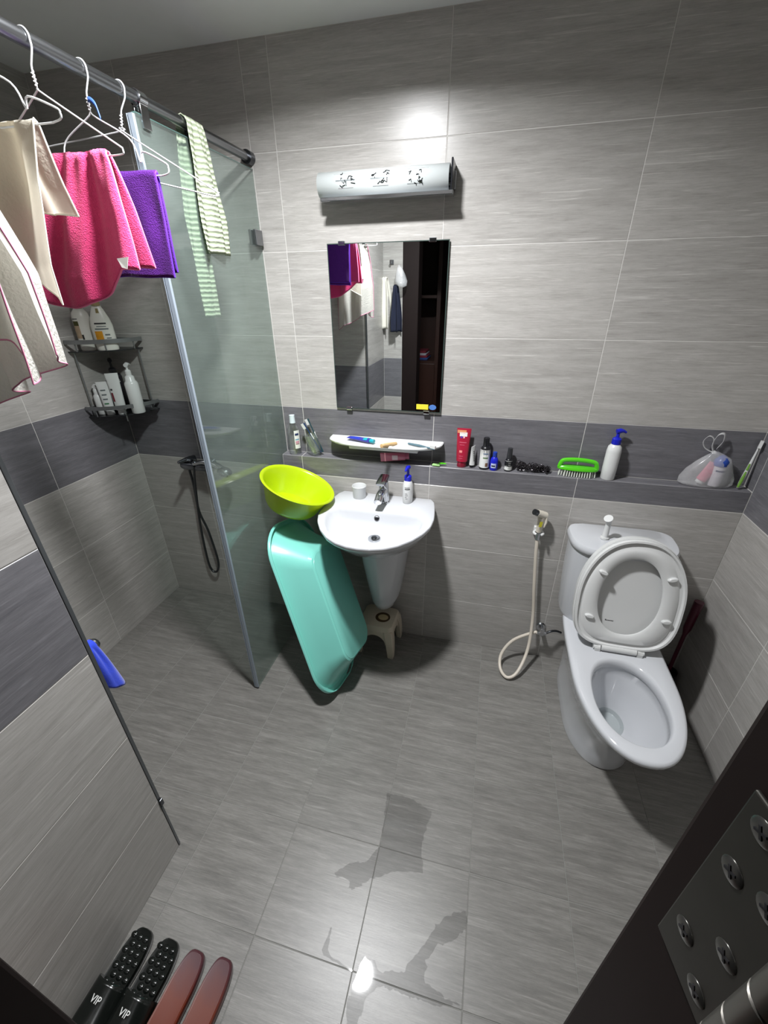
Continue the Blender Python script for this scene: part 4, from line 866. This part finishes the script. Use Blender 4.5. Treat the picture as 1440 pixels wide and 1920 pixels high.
cloth('waffle_towel', 'pale green ribbed towel draped over the shower rail above the glass', 'towel', Matrix.Translation((RODX, -.338, RODZ)) @ Matrix.Rotation(PI/2, 4, 'Z'), .08, .145, lambda u: .315, .50, .008, 1.6, GREENW, r=.018, gap=-.001, seed=4, th=.003, ph=.8, shift=.018, sb=-.03, wbb=.085)
BLUC = mat('royal_blue_cloth', '#1c3cc4', .85, sheen=.3, var=.1, vscale=50, bump=(300, .4, .002))
cloth('blue_cloth', 'royal blue cloth hung over the peg inside the shower', 'cloth', Matrix.Translation((-.13, PY+.045, .845)) @ Matrix.Rotation(math.radians(90), 4, 'Z'), .05, .10, lambda u: .13+.06*u, lambda u: .11+.05*u, .012, 1.2, BLUC, r=.014, gap=.03, seed=9, th=.003, nu=30, nv=40)

# ------------------------------------------------------------------ slippers by the door
def slipper(label, group, loc, rotz, bed, strap, pad, lettering=None, L=.255, W=.088, mirror=1, bumps=True, s0=.018):
    t = thing('slipper', label, 'slipper', loc, (0, 0, rotz), group)
    # heel towards +y, toe towards -y
    def outl(s, z):
        out = []; n = 48
        for j in range(n):
            a = 2*PI*j/n; c, sn = math.cos(a), math.sin(a); c = math.copysign(abs(c)**.52, c); sn = math.copysign(abs(sn)**.85, sn)
            y = sn*L/2; hw = W/2*(.93+.07*max(0, -sn)) * (1-.06*math.exp(-((sn-.1)/.3)**2))
            out.append((c*hw*s + .004*mirror*max(0, -sn), y*(1-(1-s)*W/L), z))
        return out
    obj('sole', MB().loft([outl(.92, .0005), outl(1, .006), outl(1.0, .020), outl(.95, .026), outl(.86, .0245)]), bed, t, ang=60)
    if bumps:
        for i in range(-1, 2):
            for k in range(7):
                y = L/2-.022-.016*k; x = i*.020+(.010 if k % 2 else 0)-.005
                if abs(x) < W*.31: obj('footbed_stud', MB().lathe([(.0098, 0), (.0085, .0015), (.005, .0028), (.0001, .0032)], 10, Matrix.Translation((x, y, .0245)), sy=.8), pad, t)
    else:
        obj('footbed', MB().loft([outl(.86, .0245), outl(.84, .0258), outl(.6, .0254)]), bed, t)
    def S(a, b):
        an = PI*a; y = s0-L*.40*b; hw = W*.53*(1+.06*b); hh = .052-.012*b
        return (-hw*math.cos(an), y-.01*math.sin(an), .008+hh*math.sin(an)**.75)
    obj('strap', MB().grid(S, 22, 10), strap, t, solid=.005)
    if lettering:
        text('lettering', lettering, .021, LABELW, t, Matrix.Translation((0, -.028, .0615)) @ Matrix.Rotation(math.radians(-7), 4, 'X'), .0012)
    return t
BKR = mat('glossy_black_rubber', '#121513', .18, var=.1); BRR = mat('brown_rubber', '#6e3220', .35, var=.2, vscale=14); BRG = bpy.data.materials.new('brown_rubber_plum_heel'); BRG.use_nodes = True
nt = BRG.node_tree; b_ = nt.nodes['Principled BSDF']; b_.inputs['Roughness'].default_value = .33
tc = nt.nodes.new('ShaderNodeTexCoord'); sx3 = nt.nodes.new('ShaderNodeSeparateXYZ'); rp = nt.nodes.new('ShaderNodeValToRGB'); nz = nt.nodes.new('ShaderNodeTexNoise'); nz.inputs['Scale'].default_value = 30
ad = nt.nodes.new('ShaderNodeMath'); ad.operation = 'MULTIPLY_ADD'; ad.inputs[1].default_value = .05; nt.links.new(nz.outputs['Fac'], ad.inputs[0])
nt.links.new(tc.outputs['Object'], nz.inputs['Vector']); nt.links.new(tc.outputs['Object'], sx3.inputs[0]); nt.links.new(sx3.outputs['Y'], ad.inputs[2]); nt.links.new(ad.outputs[0], rp.inputs[0])
rp.color_ramp.elements[0].position = .06; rp.color_ramp.elements[0].color = (*lin('#6a2c1a'), 1); rp.color_ramp.elements[1].position = .13; rp.color_ramp.elements[1].color = (*lin('#4f2a30'), 1)
nt.links.new(rp.outputs[0], b_.inputs['Base Color'])
BRP = mat('plum_brown_rubber', '#593038', .35, var=.25, vscale=20)
slipper('glossy black slipper with studded footbed against the left wall', 'black slippers by the door', (.004, -1.552, 0), math.radians(-4), BKR, BKR, BKR, 'VIP', W=.087)
slipper('glossy black slipper with studded footbed next to the brown pair', 'black slippers by the door', (.093, -1.554, 0), math.radians(-4), BKR, BKR, BKR, 'VIP', W=.087, mirror=-1)
slipper('brown rubber slipper beside the black pair', 'brown slippers by the door', (.180, -1.556, 0), math.radians(-4), BRG, BRR, BRG, None, W=.082, bumps=False, s0=-.03)
slipper('brown rubber slipper farthest from the left wall', 'brown slippers by the door', (.266, -1.551, 0), math.radians(-3), BRG, BRR, BRG, None, W=.082, mirror=-1, bumps=False, s0=-.03)

# ------------------------------------------------------------------ wet patches on the floor
WET = film_mat('water_film', (.86, .86, .86), 0.0, (.5, .5, .5), .035, 1.0)
def puddle(label, pts, z=.0008, jit=.007, seed=0):
    random.seed(seed); P = []
    n = len(pts)
    for i in range(n):
        a, b = Vector(pts[i]), Vector(pts[(i+1) % n]); m_ = max(2, int((b-a).length/.006))
        for k in range(m_):
            q = a.lerp(b, k/m_); q += Vector((noise.noise((q.x*60, q.y*60, seed)) + .7*noise.noise((q.x*170, q.y*170, seed)), noise.noise((q.x*60, q.y*60, seed+9)) + .7*noise.noise((q.x*170, q.y*170, seed+5))))*jit; P.append(q)
    mb = MB().add([(q.x, q.y, z) for q in P], [tuple(range(len(P)))])
    return tag(obj('water_puddle', mb, WET, smooth=False), label, 'puddle')
puddle('thin wet patch in the middle of the floor', [(.602, -.889), (.69, -.885), (.775, -.912), (.754, -1.018), (.775, -1.097), (.70, -1.11), (.639, -1.136), (.60, -1.16), (.564, -1.195), (.535, -1.17), (.494, -1.166), (.53, -1.13), (.586, -1.112), (.621, -1.05)], seed=1)
puddle('wet patch with bright glint near the door', [(.631, -1.359), (.645, -1.322), (.672, -1.33), (.69, -1.345), (.754, -1.328), (.795, -1.267), (.827, -1.214), (.885, -1.165), (.915, -1.165), (.915, -1.2), (.877, -1.237), (.838, -1.255), (.815, -1.29), (.815, -1.335), (.86, -1.345), (.915, -1.352), (.86, -1.368), (.70, -1.368), (.668, -1.40), (.66, -1.45), (.72, -1.47), (.70, -1.51), (.63, -1.50), (.625, -1.42)], seed=2)
puddle('small wet streak on the floor left of the glint', [(.527, -1.29), (.532, -1.29), (.537, -1.335), (.55, -1.347), (.615, -1.358), (.615, -1.363), (.53, -1.35), (.522, -1.34)], jit=.003, seed=3)

# ------------------------------------------------------------------ door hinge in the right foreground
dv = Vector((.943-.931, -1.664+1.604, 0)).normalized(); nv_ = Vector((-dv.y, dv.x, 0)); nv_ = nv_ if nv_.x < 0 else -nv_
Mh = Matrix((dv, Vector((0, 0, 1)), dv.cross(Vector((0, 0, 1))))).transposed().to_4x4()
if Mh.col[2].x > 0: Mh = Matrix((dv, Vector((0, 0, -1)), dv.cross(Vector((0, 0, -1))))).transposed().to_4x4()
Mh.translation = Vector((.931, -1.604, 1.425)) + dv*.016
HNG = mat('tarnished_steel', '#4b4a46', .35, .85, var=.15, vscale=40)
t = thing('door_hinge', 'tarnished steel butt hinge screwed to the dark door jamb in the foreground', 'hinge', M=Mh)
sgn = 1 if Mh.col[1].z > 0 else -1
obj('leaf', MB().box((.0185, 0, .0012), (.037, .125, .0022)), HNG, t, smooth=False, bevel=.0008)
for x, yy in ((.010, -.036), (.026, -.05), (.025, -.012), (.010, .022), (.025, .03), (.010, .052)):
    s0 = obj('screw', MB().lathe([(.0056, .0021), (.0055, .0026), (.0044, .0031), (.0001, .0033)], 20, Matrix.Translation((x, yy*sgn, 0))), mat('screw_steel', '#6a6966', .28, .9), t)
    for an in (0, PI/2):
        obj('screw_slot', MB().box((0, 0, 0), (.0056, .0011, .0006), Matrix.Translation((x, yy*sgn, .0033)) @ Matrix.Rotation(an+.5, 4, 'Z')), BLACK, s0, smooth=False)
for k in range(5):
    yy = -.05+.025*k
    obj('knuckle', MB().tube([(.0445, yy-.0121, .007), (.0445, yy-.0115, .007), (.0445, yy+.0115, .007), (.0445, yy+.0121, .007)], [.0072, .008, .008, .0072], 24), mat('hinge_barrel_steel', '#7b7873', .3, .9, var=.1), t)

# ------------------------------------------------------------------ seen in the mirror: things at the rear wall and in the hall
t = thing('wall_hook', 'small steel hook on the rear wall beside the door', 'hook', (.02, RY1, 1.85))
obj('plate', MB().box((0, .004, 0), (.03, .007, .03)), STEEL, t, smooth=False, bevel=.002)
obj('prong', MB().tube([(0, .007, 0), (0, .03, -.01), (0, .042, 0), (0, .044, .012)], .003, 8), STEEL, t)
NAVYC = mat('navy_cloth', '#141a30', .9, var=.1); WHC = mat('white_cloth', '#dedbd0', .9, var=.05)
Mc = Matrix.Translation((.02, RY1+.034, 1.845)) @ Matrix.Rotation(math.radians(200), 4, 'Z')
cloth('hanging_garment', 'white garment hung on the rear wall hook, seen in the mirror', 'garment', Mc @ Matrix.Translation((.05, 0, -.1)), .04, .09, .33, .30, .008, 1.3, WHC, r=.012, gap=.015, nu=30, nv=40, seed=21)
cloth('hanging_garment', 'navy garment hung beside the white one, seen in the mirror', 'garment', Mc @ Matrix.Translation((-.045, 0, -.15)), .03, .07, .30, .30, .01, 1.3, NAVYC, r=.012, gap=.015, nu=30, nv=40, seed=22)
mb = MB(); rr = []
for k, (r_, z) in enumerate([(.004, .0), (.02, -.02), (.034, -.06), (.045, -.10), (.035, -.13), (.006, -.14)]):
    rr.append([(0.085+k*.006+r_*math.cos(2*PI*j/24)*(1+.2*noise.noise((j*.7, k, 1))), -1.60+.9*r_*math.sin(2*PI*j/24), 1.83+z) for j in range(24)])
tag(obj('plastic_bag', MB().loft(rr), BAGM, ang=80), 'empty clear plastic bag hung near the door frame, seen in the mirror', 'bag')
t = thing('wardrobe', 'dark brown open wardrobe in the hall seen in the mirror', 'wardrobe', (.1, -2.75, 0))
obj('carcass', MB().box((0, -.25, 1.1), (.02, .5, 2.2), Matrix.Translation((-.45, 0, 0))).box((.12, -.25, 1.1), (.04, .5, 2.2)).box((.7, -.25, 1.1), (.02, .5, 2.2)).box((.12, -.51, 1.1), (1.18, .02, 2.2)), WOOD2, t, smooth=False, bevel=.003)
for z in (.02, 1.02, 1.62, 2.19): obj('shelf', MB().box((-.165, -.25, z), (.53, .49, .025)), WOOD2, t, smooth=False)
obj('door', MB().box((-.165, .012, .52), (.55, .02, .98)), WOOD2, t, smooth=False, bevel=.004)
for k, (c, hx) in enumerate((('#34508c', .10), ('#8c2c40', .095), ('#b9b9c2', .085), ('#7a2434', .08))):
    tag(obj('folded_garment', MB().loft([rr2(hx, .11, .02, 1.034+.022*k), rr2(hx+.004, .113, .022, 1.045+.022*k), rr2(hx, .11, .02, 1.055+.022*k)]), mat('folded_'+c[1:], c, .9), loc=(.02, -2.92, 0)), ['blue', 'crimson', 'pale grey', 'dark red'][k]+' folded garment in the wardrobe stack seen in the mirror', 'garment', 'folded clothes in the wardrobe')
